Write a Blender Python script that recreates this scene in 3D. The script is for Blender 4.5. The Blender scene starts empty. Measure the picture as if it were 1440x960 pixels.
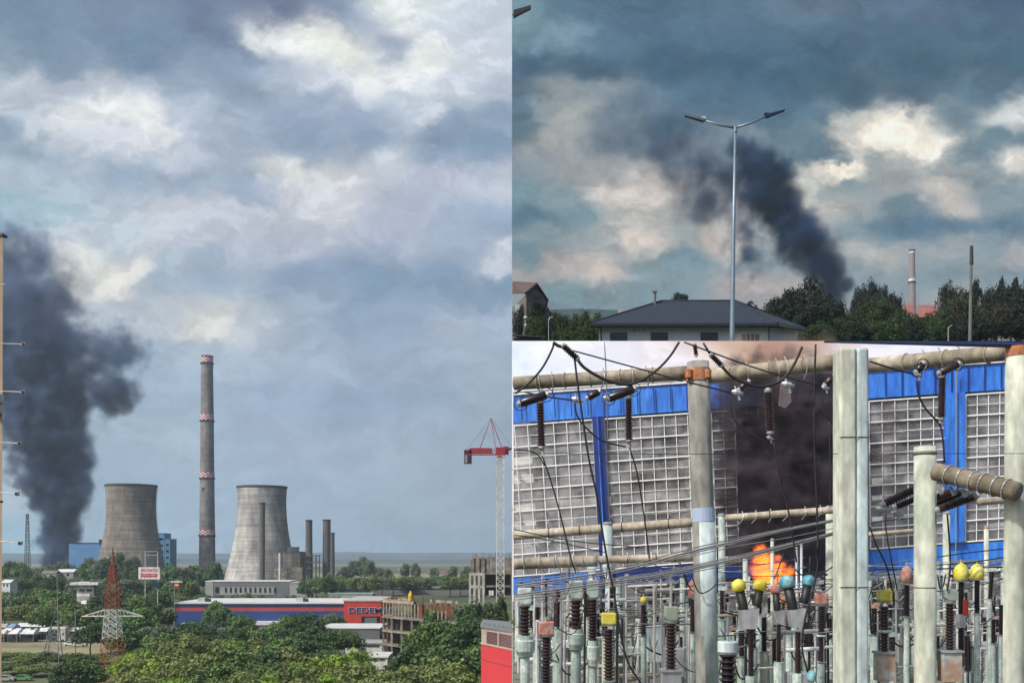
import bpy, bmesh, math, random
import numpy as np
from mathutils import Vector, Matrix
R = math.radians
random.seed(7); rng = np.random.default_rng(7)
sc = bpy.context.scene; col = sc.collection
# ------------------------------------------------------------------ camera, world, sun, exposure
F = 1400.0; HOR = 780.0; CZ = 30.0           # focal length in photo pixels, horizon row, eye height
cam = bpy.data.cameras.new('camera'); co = bpy.data.objects.new('camera', cam); col.objects.link(co)
cam.sensor_width = 36; cam.lens = 36*F/1440; cam.shift_y = (HOR-480)/1440
cam.clip_start = 0.5; cam.clip_end = 30000
co.location = (0, 0, CZ); co.rotation_euler = (R(90), 0, 0); sc.camera = co
SUN_EL, SUN_AZ = 48, 232
w = bpy.data.worlds.new('World'); sc.world = w; w.use_nodes = True
nt = w.node_tree; bg = nt.nodes['Background']
sky = nt.nodes.new('ShaderNodeTexSky'); sky.sky_type = 'NISHITA'; sky.sun_disc = False
sky.sun_elevation = R(SUN_EL); sky.sun_rotation = R(SUN_AZ); sky.dust_density = 3
nt.links.new(sky.outputs[0], bg.inputs[0]); bg.inputs[1].default_value = 0.15
sl = bpy.data.lights.new('sun', 'SUN'); so = bpy.data.objects.new('sun', sl); col.objects.link(so)
sl.energy = 3.2; sl.angle = R(4); sl.color = (1, .95, .87)
sd = Vector((math.sin(R(SUN_AZ))*math.cos(R(SUN_EL)), math.cos(R(SUN_AZ))*math.cos(R(SUN_EL)), math.sin(R(SUN_EL))))
so.rotation_euler = sd.to_track_quat('Z', 'Y').to_euler()
sc.view_settings.view_transform = 'Standard'; sc.view_settings.look = 'None'
sc.view_settings.exposure = 0.0; sc.view_settings.gamma = 1
sc.cycles.use_denoising = True
sc.cycles.max_bounces = 6; sc.cycles.diffuse_bounces = 2; sc.cycles.glossy_bounces = 2
sc.cycles.transparent_max_bounces = 12; sc.cycles.volume_bounces = 1
sc.cycles.volume_max_steps = 256

def P(px, py, d):
    return Vector(((px-720)/F*d, d, CZ+(HOR-py)/F*d))

# ------------------------------------------------------------------ helpers
def s2l(c):
    return tuple(((v/255)/12.92 if v/255 <= .04045 else ((v/255+.055)/1.055)**2.4) for v in c)
def tag(o, label=None, cat=None, group=None, kind=None):
    if label: o['label'] = label
    if cat: o['category'] = cat
    if group: o['group'] = group
    if kind: o['kind'] = kind
    return o
def empty(name, loc, label=None, cat=None, group=None):
    o = bpy.data.objects.new(name, None); col.objects.link(o); o.location = loc
    o.empty_display_size = .1
    return tag(o, label, cat, group)
class MB:
    def __init__(s): s.v = []; s.f = []; s.m = []; s.mi = 0; s.calls = []
    def add(s, vs, fs):
        n = len(s.v); s.calls.append(([tuple(v) for v in vs], [tuple(i for i in f) for f in fs])); s.v += [tuple(v) for v in vs]; s.f += [tuple(i+n for i in f) for f in fs]; s.m += [s.mi]*len(fs)
    def box(s, c, size, rz=0, M=None):
        hx, hy, hz = size[0]/2, size[1]/2, size[2]/2; c = Vector(c)
        rot = M if M is not None else Matrix.Rotation(rz, 3, 'Z')
        vs = [c+rot @ Vector((x*hx, y*hy, z*hz)) for x in (-1, 1) for y in (-1, 1) for z in (-1, 1)]
        s.add(vs, [(0,1,3,2),(4,6,7,5),(0,4,5,1),(2,3,7,6),(0,2,6,4),(1,5,7,3)])
    def hexa(s, a):   # 8 corners: 4 front (ccw), 4 back
        s.add(a, [(0,1,2,3),(7,6,5,4),(0,4,5,1),(1,5,6,2),(2,6,7,3),(3,7,4,0)])
    def bar(s, a, b, r, n=4, r2=None, cap=True):
        a = Vector(a); b = Vector(b); d = b-a
        if d.length < 1e-6: return
        q = d.to_track_quat('Z', 'Y').to_matrix(); r2 = r if r2 is None else r2
        vs = []
        for p, rr in ((a, r), (b, r2)):
            for i in range(n):
                t = 2*math.pi*(i+.5)/n; vs.append(p+q @ Vector((math.cos(t)*rr, math.sin(t)*rr, 0)))
        fs = [(i, (i+1) % n, n+(i+1) % n, n+i) for i in range(n)]
        if cap: fs += [tuple(range(n-1, -1, -1)), tuple(range(n, 2*n))]
        s.add(vs, fs)
    def lathe(s, a, b, prof, n=16):   # prof: (t along a->b, radius)
        a = Vector(a); b = Vector(b); d = b-a; q = d.to_track_quat('Z', 'Y').to_matrix(); vs = []
        for t, rr in prof:
            for i in range(n):
                g = 2*math.pi*i/n; vs.append(a+d*t+q @ Vector((math.cos(g)*rr, math.sin(g)*rr, 0)))
        fs = []
        for k in range(len(prof)-1):
            for i in range(n): fs.append((k*n+i, k*n+(i+1) % n, (k+1)*n+(i+1) % n, (k+1)*n+i))
        fs += [tuple(range(n-1, -1, -1)), tuple(range((len(prof)-1)*n, len(prof)*n))]
        s.add(vs, fs)
    def tube(s, pts, r, n=6):
        pts = [Vector(p) for p in pts]; vs = []
        for k, p in enumerate(pts):
            d = pts[min(k+1, len(pts)-1)]-pts[max(k-1, 0)]
            q = d.to_track_quat('Z', 'Y').to_matrix(); rr = r[k] if isinstance(r, (list, tuple)) else r
            for i in range(n):
                g = 2*math.pi*i/n; vs.append(p+q @ Vector((math.cos(g)*rr, math.sin(g)*rr, 0)))
        fs = [(k*n+i, k*n+(i+1) % n, (k+1)*n+(i+1) % n, (k+1)*n+i) for k in range(len(pts)-1) for i in range(n)]
        fs += [tuple(range(n-1, -1, -1)), tuple(range((len(pts)-1)*n, len(pts)*n))]
        s.add(vs, fs)
    def build(s, name, mat, parent=None, smooth=False, origin=None):
        me = bpy.data.meshes.new(name)
        v = s.v
        if origin is not None: v = [(x-origin[0], y-origin[1], z-origin[2]) for x, y, z in v]
        me.from_pydata(v, [], s.f)
        for m in (mat if isinstance(mat, (list, tuple)) else [mat]): me.materials.append(m)
        if isinstance(mat, (list, tuple)): me.polygons.foreach_set('material_index', s.m)
        if smooth: me.polygons.foreach_set('use_smooth', [True]*len(me.polygons))
        me.update()
        o = bpy.data.objects.new(name, me); col.objects.link(o)
        if origin is not None: o.location = origin
        if parent is not None:
            o.parent = parent
            if parent.location.length > 0 or parent.parent:
                o.matrix_parent_inverse = Matrix.Translation(-wloc(parent))
        return o
def build_each(mb, name, mat, parent):
    for vs, fs in mb.calls:
        q = MB(); q.v = vs; q.f = fs; q.m = [0]*len(fs); q.build(name, mat, parent)
def wloc(o):
    l = Vector((0, 0, 0))
    M = Matrix.Identity(4)
    ch = []
    while o: ch.append(o); o = o.parent
    for q in reversed(ch): M = M @ q.matrix_parent_inverse @ Matrix.Translation(q.location)
    return M.translation

def spl(pts, k=6):     # catmull-rom through points
    pts = [Vector(p) for p in pts]
    if len(pts) < 3: return pts
    e = [2*pts[0]-pts[1]]+pts+[2*pts[-1]-pts[-2]]; out = []
    for i in range(1, len(e)-2):
        for j in range(k):
            t = j/k; a, b, c, d = e[i-1:i+3]
            out.append(.5*((2*b)+(c-a)*t+(2*a-5*b+4*c-d)*t*t+(3*b-a-3*c+d)*t**3))
    return out+[pts[-1]]

# ------------------------------------------------------------------ materials
def mat(name, c, rough=.8, var=.15, scale=1.0, metal=0, c2=None, bump=0, bscale=None, stretch=None, trans=0, c2pos=(.45, .65), objrand=0):
    m = bpy.data.materials.new(name); m.use_nodes = True; n = m.node_tree.nodes; L = m.node_tree.links
    b = n['Principled BSDF']; b.inputs['Roughness'].default_value = rough; b.inputs['Metallic'].default_value = metal
    tc = n.new('ShaderNodeTexCoord'); mp = n.new('ShaderNodeMapping'); L.new(tc.outputs['Object'], mp.inputs[0])
    if stretch: mp.inputs['Scale'].default_value = stretch
    no = n.new('ShaderNodeTexNoise'); no.inputs['Scale'].default_value = scale; no.inputs['Detail'].default_value = 6
    L.new(mp.outputs[0], no.inputs['Vector'])
    cr = n.new('ShaderNodeValToRGB'); L.new(no.outputs[0], cr.inputs[0])
    if c2 is None:
        lo = tuple(v*(1-var) for v in c); hi = tuple(min(v*(1+var), 1) for v in c)
        cr.color_ramp.elements[0].position = .3; cr.color_ramp.elements[1].position = .7
    else:
        lo, hi = c, c2; cr.color_ramp.elements[0].position, cr.color_ramp.elements[1].position = c2pos
    cr.color_ramp.elements[0].color = (*lo, 1); cr.color_ramp.elements[1].color = (*hi, 1)
    out = cr.outputs[0]
    if c2 is not None and var:
        n2 = n.new('ShaderNodeTexNoise'); n2.inputs['Scale'].default_value = scale*5; L.new(mp.outputs[0], n2.inputs['Vector'])
        mr = n.new('ShaderNodeMapRange'); mr.inputs['From Min'].default_value = .3; mr.inputs['From Max'].default_value = .7
        mr.inputs['To Min'].default_value = 1-var; mr.inputs['To Max'].default_value = 1+var; L.new(n2.outputs[0], mr.inputs[0])
        hs = n.new('ShaderNodeHueSaturation'); L.new(mr.outputs[0], hs.inputs['Value']); L.new(out, hs.inputs['Color']); out = hs.outputs[0]
    if objrand:
        oi = n.new('ShaderNodeObjectInfo'); mr = n.new('ShaderNodeMapRange')
        mr.inputs['To Min'].default_value = 1-objrand; mr.inputs['To Max'].default_value = 1+objrand
        L.new(oi.outputs['Random'], mr.inputs[0]); hs = n.new('ShaderNodeHueSaturation')
        L.new(mr.outputs[0], hs.inputs['Value']); L.new(out, hs.inputs['Color'])
        m2 = n.new('ShaderNodeMapRange'); m2.inputs['To Min'].default_value = .485; m2.inputs['To Max'].default_value = .515
        L.new(oi.outputs['Random'], m2.inputs[0]); L.new(m2.outputs[0], hs.inputs['Hue']); out = hs.outputs[0]
    L.new(out, b.inputs['Base Color'])
    if bump:
        nb = n.new('ShaderNodeTexNoise'); nb.inputs['Scale'].default_value = bscale or scale*4; nb.inputs['Detail'].default_value = 8
        L.new(mp.outputs[0], nb.inputs['Vector']); bp = n.new('ShaderNodeBump'); bp.inputs['Strength'].default_value = bump
        L.new(nb.outputs[0], bp.inputs['Height']); L.new(bp.outputs[0], b.inputs['Normal'])
    if trans:
        tr = n.new('ShaderNodeBsdfTranslucent'); L.new(out, tr.inputs[0]); mx = n.new('ShaderNodeMixShader'); mx.inputs[0].default_value = trans
        L.new(b.outputs[0], mx.inputs[1]); L.new(tr.outputs[0], mx.inputs[2]); L.new(mx.outputs[0], n['Material Output'].inputs[0])
    m['pr'] = 1
    return m
M = {}
M['conc'] = mat('concrete', (.27,.26,.24), .9, .12, .05, c2=(.36,.345,.32), bump=.2)
M['tower'] = mat('tower_concrete', (.20,.175,.15), .95, .12, .035, c2=(.32,.285,.245), bump=.3, stretch=(1,1,.5))
M['tower_pale'] = mat('pale_tower_concrete', (.24,.23,.225), .95, .14, .03, c2=(.52,.5,.47), bump=.3, stretch=(1,1,.5))
M['stack'] = mat('stack_concrete', (.20,.185,.18), .95, .1, .05, c2=(.26,.24,.23))
M['stackdark'] = mat('sooty_stack', (.11,.105,.10), .95, .15, .1, c2=(.14,.125,.115))
M['rim'] = mat('dark_rim', (.08,.08,.085), .9)
M['white'] = mat('white_paint', (.72,.72,.70), .7, .08, .8)
M['roofwhite'] = mat('white_roof', (.62,.62,.6), .7, .12, .2)
M['offwhite'] = mat('off_white_render', (.5,.48,.44), .85, .12, .5)
M['signred'] = mat('sign_red', (.55,.03,.03), .6, .08)
M['bandred'] = mat('band_red', (.42,.03,.035), .7, .08)
M['storered'] = mat('store_red', (.50,.045,.025), .6, .1, .3)
M['storestripe'] = mat('store_stripe', (.36,.06,.07), .6, .1, .3)
M['storeblue'] = mat('store_blue', (.018,.055,.2), .6, .12, .2)
M['navy'] = mat('navy_bezel', (.012,.02,.07), .5, .1)
M['wallred'] = mat('red_render', (.60,.045,.055), .8, .1, .08, bump=.05)
M['beige'] = mat('beige_render', (.42,.34,.28), .9, .1, .5)
M['louvre'] = mat('dark_louvre', (.12,.04,.05), .6, .2, 2)
M['greyhall'] = mat('grey_hall', (.16,.165,.17), .85, .15, .08)
M['paleside'] = mat('pale_side', (.33,.33,.31), .85, .15, .2)
M['darkglass'] = mat('dark_glass', (.02,.025,.03), .15, .2, 1)
M['blueclad'] = mat('blue_cladding', (.10,.24,.46), .6, .12, .1)
M['steel'] = mat('galvanised_steel', (.28,.3,.31), .5, .15, 3, metal=.4)
M['greysteel'] = mat('grey_steel', (.12,.14,.14), .6, .15, 3, metal=.3)
M['rust'] = mat('red_lattice_paint', (.30,.075,.045), .8, .25, .6)
M['orange'] = mat('rusty_orange', (.34,.12,.05), .9, .3, .8)
M['cranered'] = mat('crane_red', (.32,.025,.04), .5, .1)
M['dark'] = mat('dark_metal', (.03,.03,.033), .6, .2, 3)
M['bridge'] = mat('dark_train_shed', (.012,.017,.022), .7, .2, .2)
M['rawconc'] = mat('raw_concrete', (.17,.15,.125), .95, .2, .4, c2=(.34,.30,.25))
M['form'] = mat('formwork', (.22,.10,.06), .9, .25, .6)
M['bark'] = mat('bark', (.09,.07,.05), .95, .25, 2)
M['soil'] = mat('ground_field', (.055,.075,.028), .95, .25, .012, c2=(.11,.12,.05), c2pos=(.4,.6))
M['drygrass'] = mat('dry_grass', (.30,.25,.15), .95, .15, .05, c2=(.14,.16,.07), c2pos=(.45,.7))
M['hill'] = mat('far_hills', (.045,.075,.07), 1, .3, .004, c2=(.09,.11,.09))
M['lake'] = mat('far_pale_fields', (.16,.17,.14), 1, .2, .004)
def weather(m, sx, sz, lo, hi, fine=.6):
    n = m.node_tree.nodes; L = m.node_tree.links; b = n['Principled BSDF']; src = b.inputs['Base Color'].links[0].from_socket
    tc = n.new('ShaderNodeTexCoord')
    for st, sc_, a, b_ in (((sx, sx, sz), 1.0, lo, hi), ((1, 1, .25), fine, .78, 1.18)):
        mp = n.new('ShaderNodeMapping'); mp.inputs['Scale'].default_value = st; L.new(tc.outputs['Object'], mp.inputs[0])
        no = n.new('ShaderNodeTexNoise'); no.inputs['Scale'].default_value = sc_; no.inputs['Detail'].default_value = 5; L.new(mp.outputs[0], no.inputs[0])
        mr = n.new('ShaderNodeMapRange'); mr.inputs['From Min'].default_value = .32; mr.inputs['From Max'].default_value = .68; mr.inputs['To Min'].default_value = a; mr.inputs['To Max'].default_value = b_; L.new(no.outputs[0], mr.inputs[0])
        hs = n.new('ShaderNodeHueSaturation'); L.new(mr.outputs[0], hs.inputs['Value']); L.new(src, hs.inputs['Color']); src = hs.outputs[0]
    L.new(src, b.inputs['Base Color'])
weather(M['tower'], .02, .5, .72, 1.2, .35); weather(M['tower_pale'], .02, .5, .74, 1.15, .3); weather(M['stack'], .03, .25, .82, 1.12, .5)
LEAF = {}
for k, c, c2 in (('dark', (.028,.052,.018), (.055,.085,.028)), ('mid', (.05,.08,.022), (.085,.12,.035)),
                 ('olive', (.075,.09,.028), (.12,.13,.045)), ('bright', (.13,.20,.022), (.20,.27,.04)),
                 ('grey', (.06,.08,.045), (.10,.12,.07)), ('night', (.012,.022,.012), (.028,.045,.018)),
                 ('nightgreen', (.03,.06,.012), (.06,.095,.02)), ('nightbrown', (.035,.035,.015), (.06,.055,.028))):  # night kinds: the hillside's darker exposure is put into the leaf colours
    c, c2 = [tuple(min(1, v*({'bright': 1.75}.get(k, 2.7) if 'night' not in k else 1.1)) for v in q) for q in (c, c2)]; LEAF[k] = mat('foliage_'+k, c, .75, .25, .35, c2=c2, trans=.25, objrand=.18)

# ------------------------------------------------------------------ numpy noise for the skies
def vnoise(x, y, seed):
    xi = np.floor(x).astype(np.int64); yi = np.floor(y).astype(np.int64); xf = x-xi; yf = y-yi
    def h(a, b):
        n = (a*374761393+b*668265263+seed*1274126177) & 0x7fffffff
        n = ((n ^ (n >> 13))*1274126177) & 0x7fffffff
        return ((n ^ (n >> 16)) & 0xffff)/65535.0
    u = xf*xf*xf*(xf*(xf*6-15)+10); v = yf*yf*yf*(yf*(yf*6-15)+10)
    return (h(xi, yi)*(1-u)+h(xi+1, yi)*u)*(1-v)+(h(xi, yi+1)*(1-u)+h(xi+1, yi+1)*u)*v
def fbm(x, y, seed, octv=6, gain=.52):
    s = 0; a = 1; t = 0
    for k in range(octv):
        s = s+a*vnoise(x*2**k+17.3*k, y*2**k-9.1*k, seed+k*7); t += a; a *= gain
    return s/t
def billow(x, y, seed, octv=5):
    s = 0; a = 1; t = 0
    for k in range(octv):
        s = s+a*np.abs(2*vnoise(x*2**k+5.3*k, y*2**k+3.1*k, seed+k*11)-1); t += a; a *= .55
    return s/t
def sky_sheet(name, d, x0, x1, y0, y1, step, ctrl, seed, sig=26, warp=34, wfreq=75., amp=.10, soft=1.0, tint=(1, 1, 1), con=1.0, hi=.55):
    xs = np.arange(x0, x1+step*.5, step); ys = np.arange(y0, y1+step*.5, step); xs[-1] = x1; ys[-1] = y1
    X, Y = np.meshgrid(xs, ys)
    wx = (fbm(X/wfreq, Y/wfreq*1.3, seed, 7, .6)-.5)*2.6*warp; wy = (fbm(X/wfreq+40, Y/wfreq*1.3+11, seed+50, 7, .6)-.5)*2.6*warp*.8
    U = X+wx; V = Y+wy
    C = np.array([s2l(c[2:5]) for c in ctrl]); PX = np.array([c[0] for c in ctrl], float); PY = np.array([c[1] for c in ctrl], float)
    num = np.zeros(X.shape+(3,)); den = np.zeros(X.shape); num2 = np.zeros(X.shape+(3,)); den2 = np.zeros(X.shape)
    U2 = X+wy*.9+(fbm(X/160., Y/110., seed+5, 4)-.5)*60; V2 = Y-wx*.6
    for i in range(len(ctrl)):
        dd = ((U-PX[i])/1.7)**2+((V-PY[i]))**2
        wgt = 1.0/(dd+sig*sig*.3)**2.6
        num += wgt[..., None]*C[i]; den += wgt
        w2 = 1.0/(((U2-PX[i])/1.9)**2+(V2-PY[i])**2+sig*sig*.5)**2.2; num2 += w2[..., None]*C[i]; den2 += w2
    mixf = np.clip(.36+(fbm(X/90., Y/60., seed+31, 5)-.5)*2.4, .12, .88)[..., None]
    rgb = (num/den[..., None])*mixf+(num2/den2[..., None])*(1-mixf)
    b = billow((X+wx*1.5)/70., (Y+wy*1.5)/40., seed+90); f2 = fbm((X+wx)/44., (Y+wy)/24., seed+70, 7, .58)
    fine = fbm((X+wx*.7)/13., (Y+wy*.7)/8., seed+71, 5, .6)
    lum = rgb.mean(axis=2); k = amp*((f2-.5)*2.2+(b-.35)*-1.2+(fine-.5)*.8*soft)
    rgb = rgb*(1+k[..., None])
    k2 = np.clip((lum-.45)/.3, 0, 1)[..., None]*np.clip((f2-.52)*3, 0, .18)[..., None]; rgb = rgb+(1-rgb)*k2
    rgb = np.clip(rgb*np.array(tint), 0, 1); lm = rgb.mean(axis=2, keepdims=True); rgb = np.clip(rgb*(lm/lm.mean())**(con-1), 0, 1); lm = rgb.mean(axis=2, keepdims=True); rgb = np.clip(rgb*(1+hi*np.clip(lm-.42, 0, .4)), 0, 1)
    ny, nx = X.shape
    co3 = np.stack([(X-720)/F*d, np.full_like(X, d), CZ+(HOR-Y)/F*d], -1).reshape(-1, 3)
    idx = np.arange(nx*ny).reshape(ny, nx)
    q = np.stack([idx[:-1, :-1], idx[1:, :-1], idx[1:, 1:], idx[:-1, 1:]], -1).reshape(-1, 4)
    me = bpy.data.meshes.new(name); me.vertices.add(nx*ny); me.vertices.foreach_set('co', co3.ravel())
    me.loops.add(q.size); me.loops.foreach_set('vertex_index', q.ravel()); me.polygons.add(len(q))
    me.polygons.foreach_set('loop_start', np.arange(0, q.size, 4)); me.polygons.foreach_set('loop_total', np.full(len(q), 4))
    me.update(calc_edges=True)
    at = me.color_attributes.new('cloud', 'FLOAT_COLOR', 'POINT')
    at.data.foreach_set('color', np.concatenate([rgb.reshape(-1, 3), np.ones((nx*ny, 1))], 1).ravel())
    m = bpy.data.materials.new(name+'_clouds'); m.use_nodes = True; n = m.node_tree.nodes; L = m.node_tree.links
    n.remove(n['Principled BSDF']); e = n.new('ShaderNodeEmission'); a = n.new('ShaderNodeAttribute'); a.attribute_name = 'cloud'
    L.new(a.outputs['Color'], e.inputs[0]); L.new(e.outputs[0], n['Material Output'].inputs[0]); e.inputs[1].default_value = 1.0
    m.cycles.emission_sampling = 'NONE'
    me.materials.append(m); o = bpy.data.objects.new(name, me); col.objects.link(o); tag(o, kind='structure')
    return o
SKY_L = [(-150,20,123,146,170),(60,20,123,146,170),(200,20,125,145,172),(300,15,112,128,158),(400,15,100,112,145),(470,15,125,140,170),(520,20,175,190,208),(558,12,238,240,236),(610,20,205,215,225),(680,20,195,205,220),(860,20,195,205,220),
(60,60,120,147,172),(200,60,115,140,170),(320,60,108,130,160),(350,88,135,155,182),(385,52,222,226,228),(440,58,240,240,234),(490,75,242,242,234),(540,60,150,165,190),(575,40,225,228,230),(600,82,235,237,234),(680,60,205,212,225),
(20,86,140,160,180),(100,90,128,150,175),(200,95,112,138,165),(300,92,135,157,183),(390,105,185,195,212),(460,100,205,212,224),(530,105,230,232,230),(590,103,244,244,240),(560,78,165,180,202),(645,112,205,212,224),
(15,105,198,207,220),(60,112,195,203,216),(110,130,182,190,208),(160,128,185,193,208),(250,125,160,176,198),(350,130,140,158,182),(450,135,160,176,200),(560,135,190,200,216),(690,120,190,200,216),
(20,150,190,200,212),(60,155,190,197,212),(110,162,226,228,230),(165,150,240,240,236),(205,168,238,238,235),(245,160,178,188,208),(225,188,222,224,226),(300,170,175,188,208),(400,170,148,165,190),(500,172,155,170,195),(595,172,212,218,228),(560,178,165,180,202),(650,185,138,158,184),(700,170,150,168,192),
(12,190,138,163,188),(45,190,195,205,216),(50,215,140,165,188),(100,195,205,208,218),(180,197,205,209,220),(260,205,185,193,210),(340,200,165,178,200),(420,205,140,160,186),(520,205,135,157,183),(620,208,128,153,180),(700,210,122,150,177),
(30,242,180,193,207),(100,245,178,192,209),(170,258,152,173,197),(250,262,158,176,199),(340,262,160,176,199),(408,244,228,227,224),(470,268,212,212,217),(440,262,205,207,215),(545,230,208,212,222),(620,245,190,195,212),(700,245,195,201,214),(700,232,170,182,203),
(20,290,166,194,210),(75,295,176,200,213),(150,285,187,197,211),(240,285,203,206,215),(330,300,195,198,212),(450,300,205,208,215),(560,300,180,188,208),(650,310,165,180,203),(705,315,150,170,195),
(-60,330,170,190,205),(100,330,190,200,212),(160,340,185,200,212),(230,345,197,202,213),(330,335,192,197,212),(430,340,190,195,210),(540,340,175,185,205),(640,350,165,178,200),(710,365,195,200,212),
(30,400,170,180,195),(130,370,220,218,212),(165,390,228,224,214),(230,392,168,186,203),(290,390,158,178,200),(360,370,170,183,203),(420,388,140,162,190),(520,396,134,159,188),(620,400,130,155,182),(700,402,128,156,181),
(60,460,175,185,200),(180,440,185,195,208),(240,440,192,201,212),(300,462,224,220,210),(270,448,212,211,207),(360,450,190,200,210),(430,440,165,182,202),(475,450,145,168,192),(560,450,150,170,193),(640,455,172,184,204),(700,450,167,181,203),
(60,540,175,190,205),(200,520,160,182,202),(250,500,172,188,206),(350,500,170,185,205),(450,500,168,183,205),(560,505,160,175,198),(680,500,165,180,200),
(160,590,165,185,203),(240,565,165,185,205),(400,560,160,178,202),(500,570,150,172,196),(600,560,152,172,195),(690,575,160,175,195),
(20,620,185,195,203),(180,640,165,186,204),(240,625,170,190,205),(350,620,165,182,203),(450,630,165,178,200),(560,630,168,180,200),(660,650,156,175,193),
(10,680,188,203,212),(180,690,162,185,203),(260,700,165,190,208),(450,700,162,182,202),(560,700,158,178,195),(660,710,158,175,192),
(20,760,160,198,214),(150,760,160,190,208),(250,765,160,187,205),(450,765,155,179,199),(600,765,150,175,195),(700,765,150,174,193)]
SKY_R = [(738,30,122,150,166),(800,15,85,118,142),(900,20,75,108,135),(1000,15,85,115,140),(1150,15,95,118,140),(1300,15,85,108,135),(1420,15,70,100,130),
(735,52,112,142,160),(775,45,118,144,162),(860,55,80,115,140),(1000,50,75,110,138),(1150,50,75,108,135),(1300,50,70,105,130),(1430,50,75,105,130),
(740,85,58,94,120),(830,90,60,97,122),(930,92,56,96,123),(1030,88,56,97,125),(1150,92,56,97,122),(1300,95,58,97,120),(1430,92,60,97,120),
(735,128,80,110,132),(770,125,145,152,156),(850,130,132,142,151),(900,140,95,120,140),(1000,125,72,108,134),(1100,130,60,98,124),(1200,130,52,90,114),(1290,138,56,92,116),(1390,125,88,118,139),
(728,155,80,112,132),(760,158,140,148,152),(800,165,167,169,166),(870,160,120,135,145),(950,165,85,115,135),(1080,165,75,108,132),(1150,165,80,115,135),(1198,176,190,190,184),(1240,182,228,218,205),(1295,174,205,200,192),(1350,165,105,132,147),(1420,165,190,193,192),
(735,185,95,122,140),(790,200,162,161,160),(870,205,110,125,138),(960,210,110,122,135),(1060,200,120,138,148),(1120,205,95,123,138),(1160,205,82,113,131),(1200,198,205,198,190),(1260,198,230,219,204),(1320,203,220,211,200),(1380,208,100,130,145),(1430,190,95,127,143),
(740,240,125,140,150),(800,240,147,151,155),(860,240,150,152,155),(1178,235,222,210,195),(1225,222,145,154,156),(1280,232,165,166,165),(1340,226,148,153,154),(1425,230,208,201,192),(1390,240,130,145,150),
(740,268,112,143,154),(800,275,125,145,155),(875,262,208,197,189),(920,272,193,184,179),(1000,280,150,150,152),(1135,258,200,198,190),(1180,258,128,148,154),(1250,255,150,154,156),(1330,265,185,178,172),(1400,262,118,137,147),
(750,302,72,112,134),(820,302,108,138,149),(880,305,178,176,171),(960,300,150,152,152),(1150,292,188,184,176),(1200,292,150,155,155),(1260,290,106,135,148),(1340,292,190,179,170),(1400,292,128,146,154),
(760,325,132,149,155),(850,325,150,158,160),(895,338,208,194,184),(960,335,150,158,158),(1000,335,190,178,172),(1100,330,150,155,158),(1180,330,162,171,172),(1210,320,85,122,142),(1305,318,72,112,136),(1395,319,80,118,140),(1260,316,70,112,136),(1350,316,72,110,134),(1430,318,98,128,144),
(740,352,108,139,149),(790,368,170,161,158),(850,382,190,175,167),(900,368,118,144,152),(960,370,108,139,150),(1070,375,130,145,150),(1230,350,170,168,164),(1330,345,155,161,163),(1400,360,130,150,160),(1430,365,172,166,166),
(730,388,158,153,152),(790,412,108,137,145),(860,405,125,145,150),(950,398,120,142,150),(1050,405,168,157,156),(1100,410,165,158,156),(1220,400,128,147,155),(1320,400,124,144,152),(1420,400,125,145,152),
(800,430,115,140,148),(900,430,115,140,148),(1050,440,160,155,156),(1240,420,135,145,150),(1340,425,152,151,152),(1430,430,130,145,150)]
SKY_B = [(735,500,205,220,238),(765,492,236,234,240),(850,510,224,224,236),(950,510,224,221,232),(1005,500,224,212,208),(1035,486,212,175,155),(1055,520,232,180,130),(1085,492,190,150,135),(1110,515,205,160,135),(1140,500,196,165,150),(1180,500,224,212,220),(1250,500,222,222,236),(1400,500,222,222,236)]
sky_sheet('sky', 7000, -260, 720, -220, 800, 1.5, SKY_L, 3, amp=.14, tint=(.96, .97, .955), con=1.08, hi=.25)
sky_sheet('sky', 7000, 720, 1700, -220, 500, 1.5, SKY_R, 21, sig=20, warp=30, wfreq=60, amp=.22, tint=(.97, .98, .95), con=1.25)
sky_sheet('sky', 70, 720, 1900, 479.3, 960, 3, SKY_B, 33, sig=30, warp=10, amp=.04)

# ------------------------------------------------------------------ terrain (structure)
def grid_mesh(name, x0, x1, y0, y1, nx, ny, zf, m, skirt=None):
    vs = []; fs = []
    for j in range(ny+1):
        for i in range(nx+1):
            x = x0+(x1-x0)*i/nx; y = y0+(y1-y0)*j/ny; vs.append((x, y, zf(x, y)))
    for j in range(ny):
        for i in range(nx):
            a = j*(nx+1)+i; fs.append((a, a+1, a+nx+2, a+nx+1))
    b = MB(); b.add(vs, fs); o = b.build(name, m); tag(o, kind='structure'); return o
grid_mesh('ground', -6500, -.02, 20, 6800, 60, 80, lambda x, y: 0, M['soil'])
def field(pts, m, z=.05):
    b = MB(); b.add([(P(x, HOR+CZ*F/d, d).x, d, z) for x, d in pts], [tuple(range(len(pts)))]); o = b.build('field', m); tag(o, kind='structure')
field([(-20,350),(150,350),(160,300),(-20,300)], M['drygrass'])
field([(-20,372),(70,372),(150,350),(-20,350)], mat('dusty_yard', (.32,.28,.22), .95, .15, .1), .06)
field([(100,420),(720,460),(720,300),(470,300),(440,390)], mat('car_park', (.10,.10,.10), .9, .15, .1), .04)
field([(280,1700),(660,1600),(640,1250),(470,1250)], M['drygrass'])
def hills(y, z0, amp, m, seed, x0=-6400, x1=-.05):
    b = MB(); n = 160; vs = []
    for i in range(n+1):
        x = x0+(x1-x0)*i/n
        h = z0+amp*(fbm(np.array(x/900.+seed), np.array(.5), seed, 5)-.5)*2
        vs += [(x, y-600, -1), (x, y, h), (x, y+300, h*.9), (x, y+300, -1)]
    fs = []
    for i in range(n):
        for k in range(3): fs.append((i*4+k, (i+1)*4+k, (i+1)*4+k+1, i*4+k+1))
    b.add(vs, fs); o = b.build('hills', m, smooth=False); tag(o, kind='structure')
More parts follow.
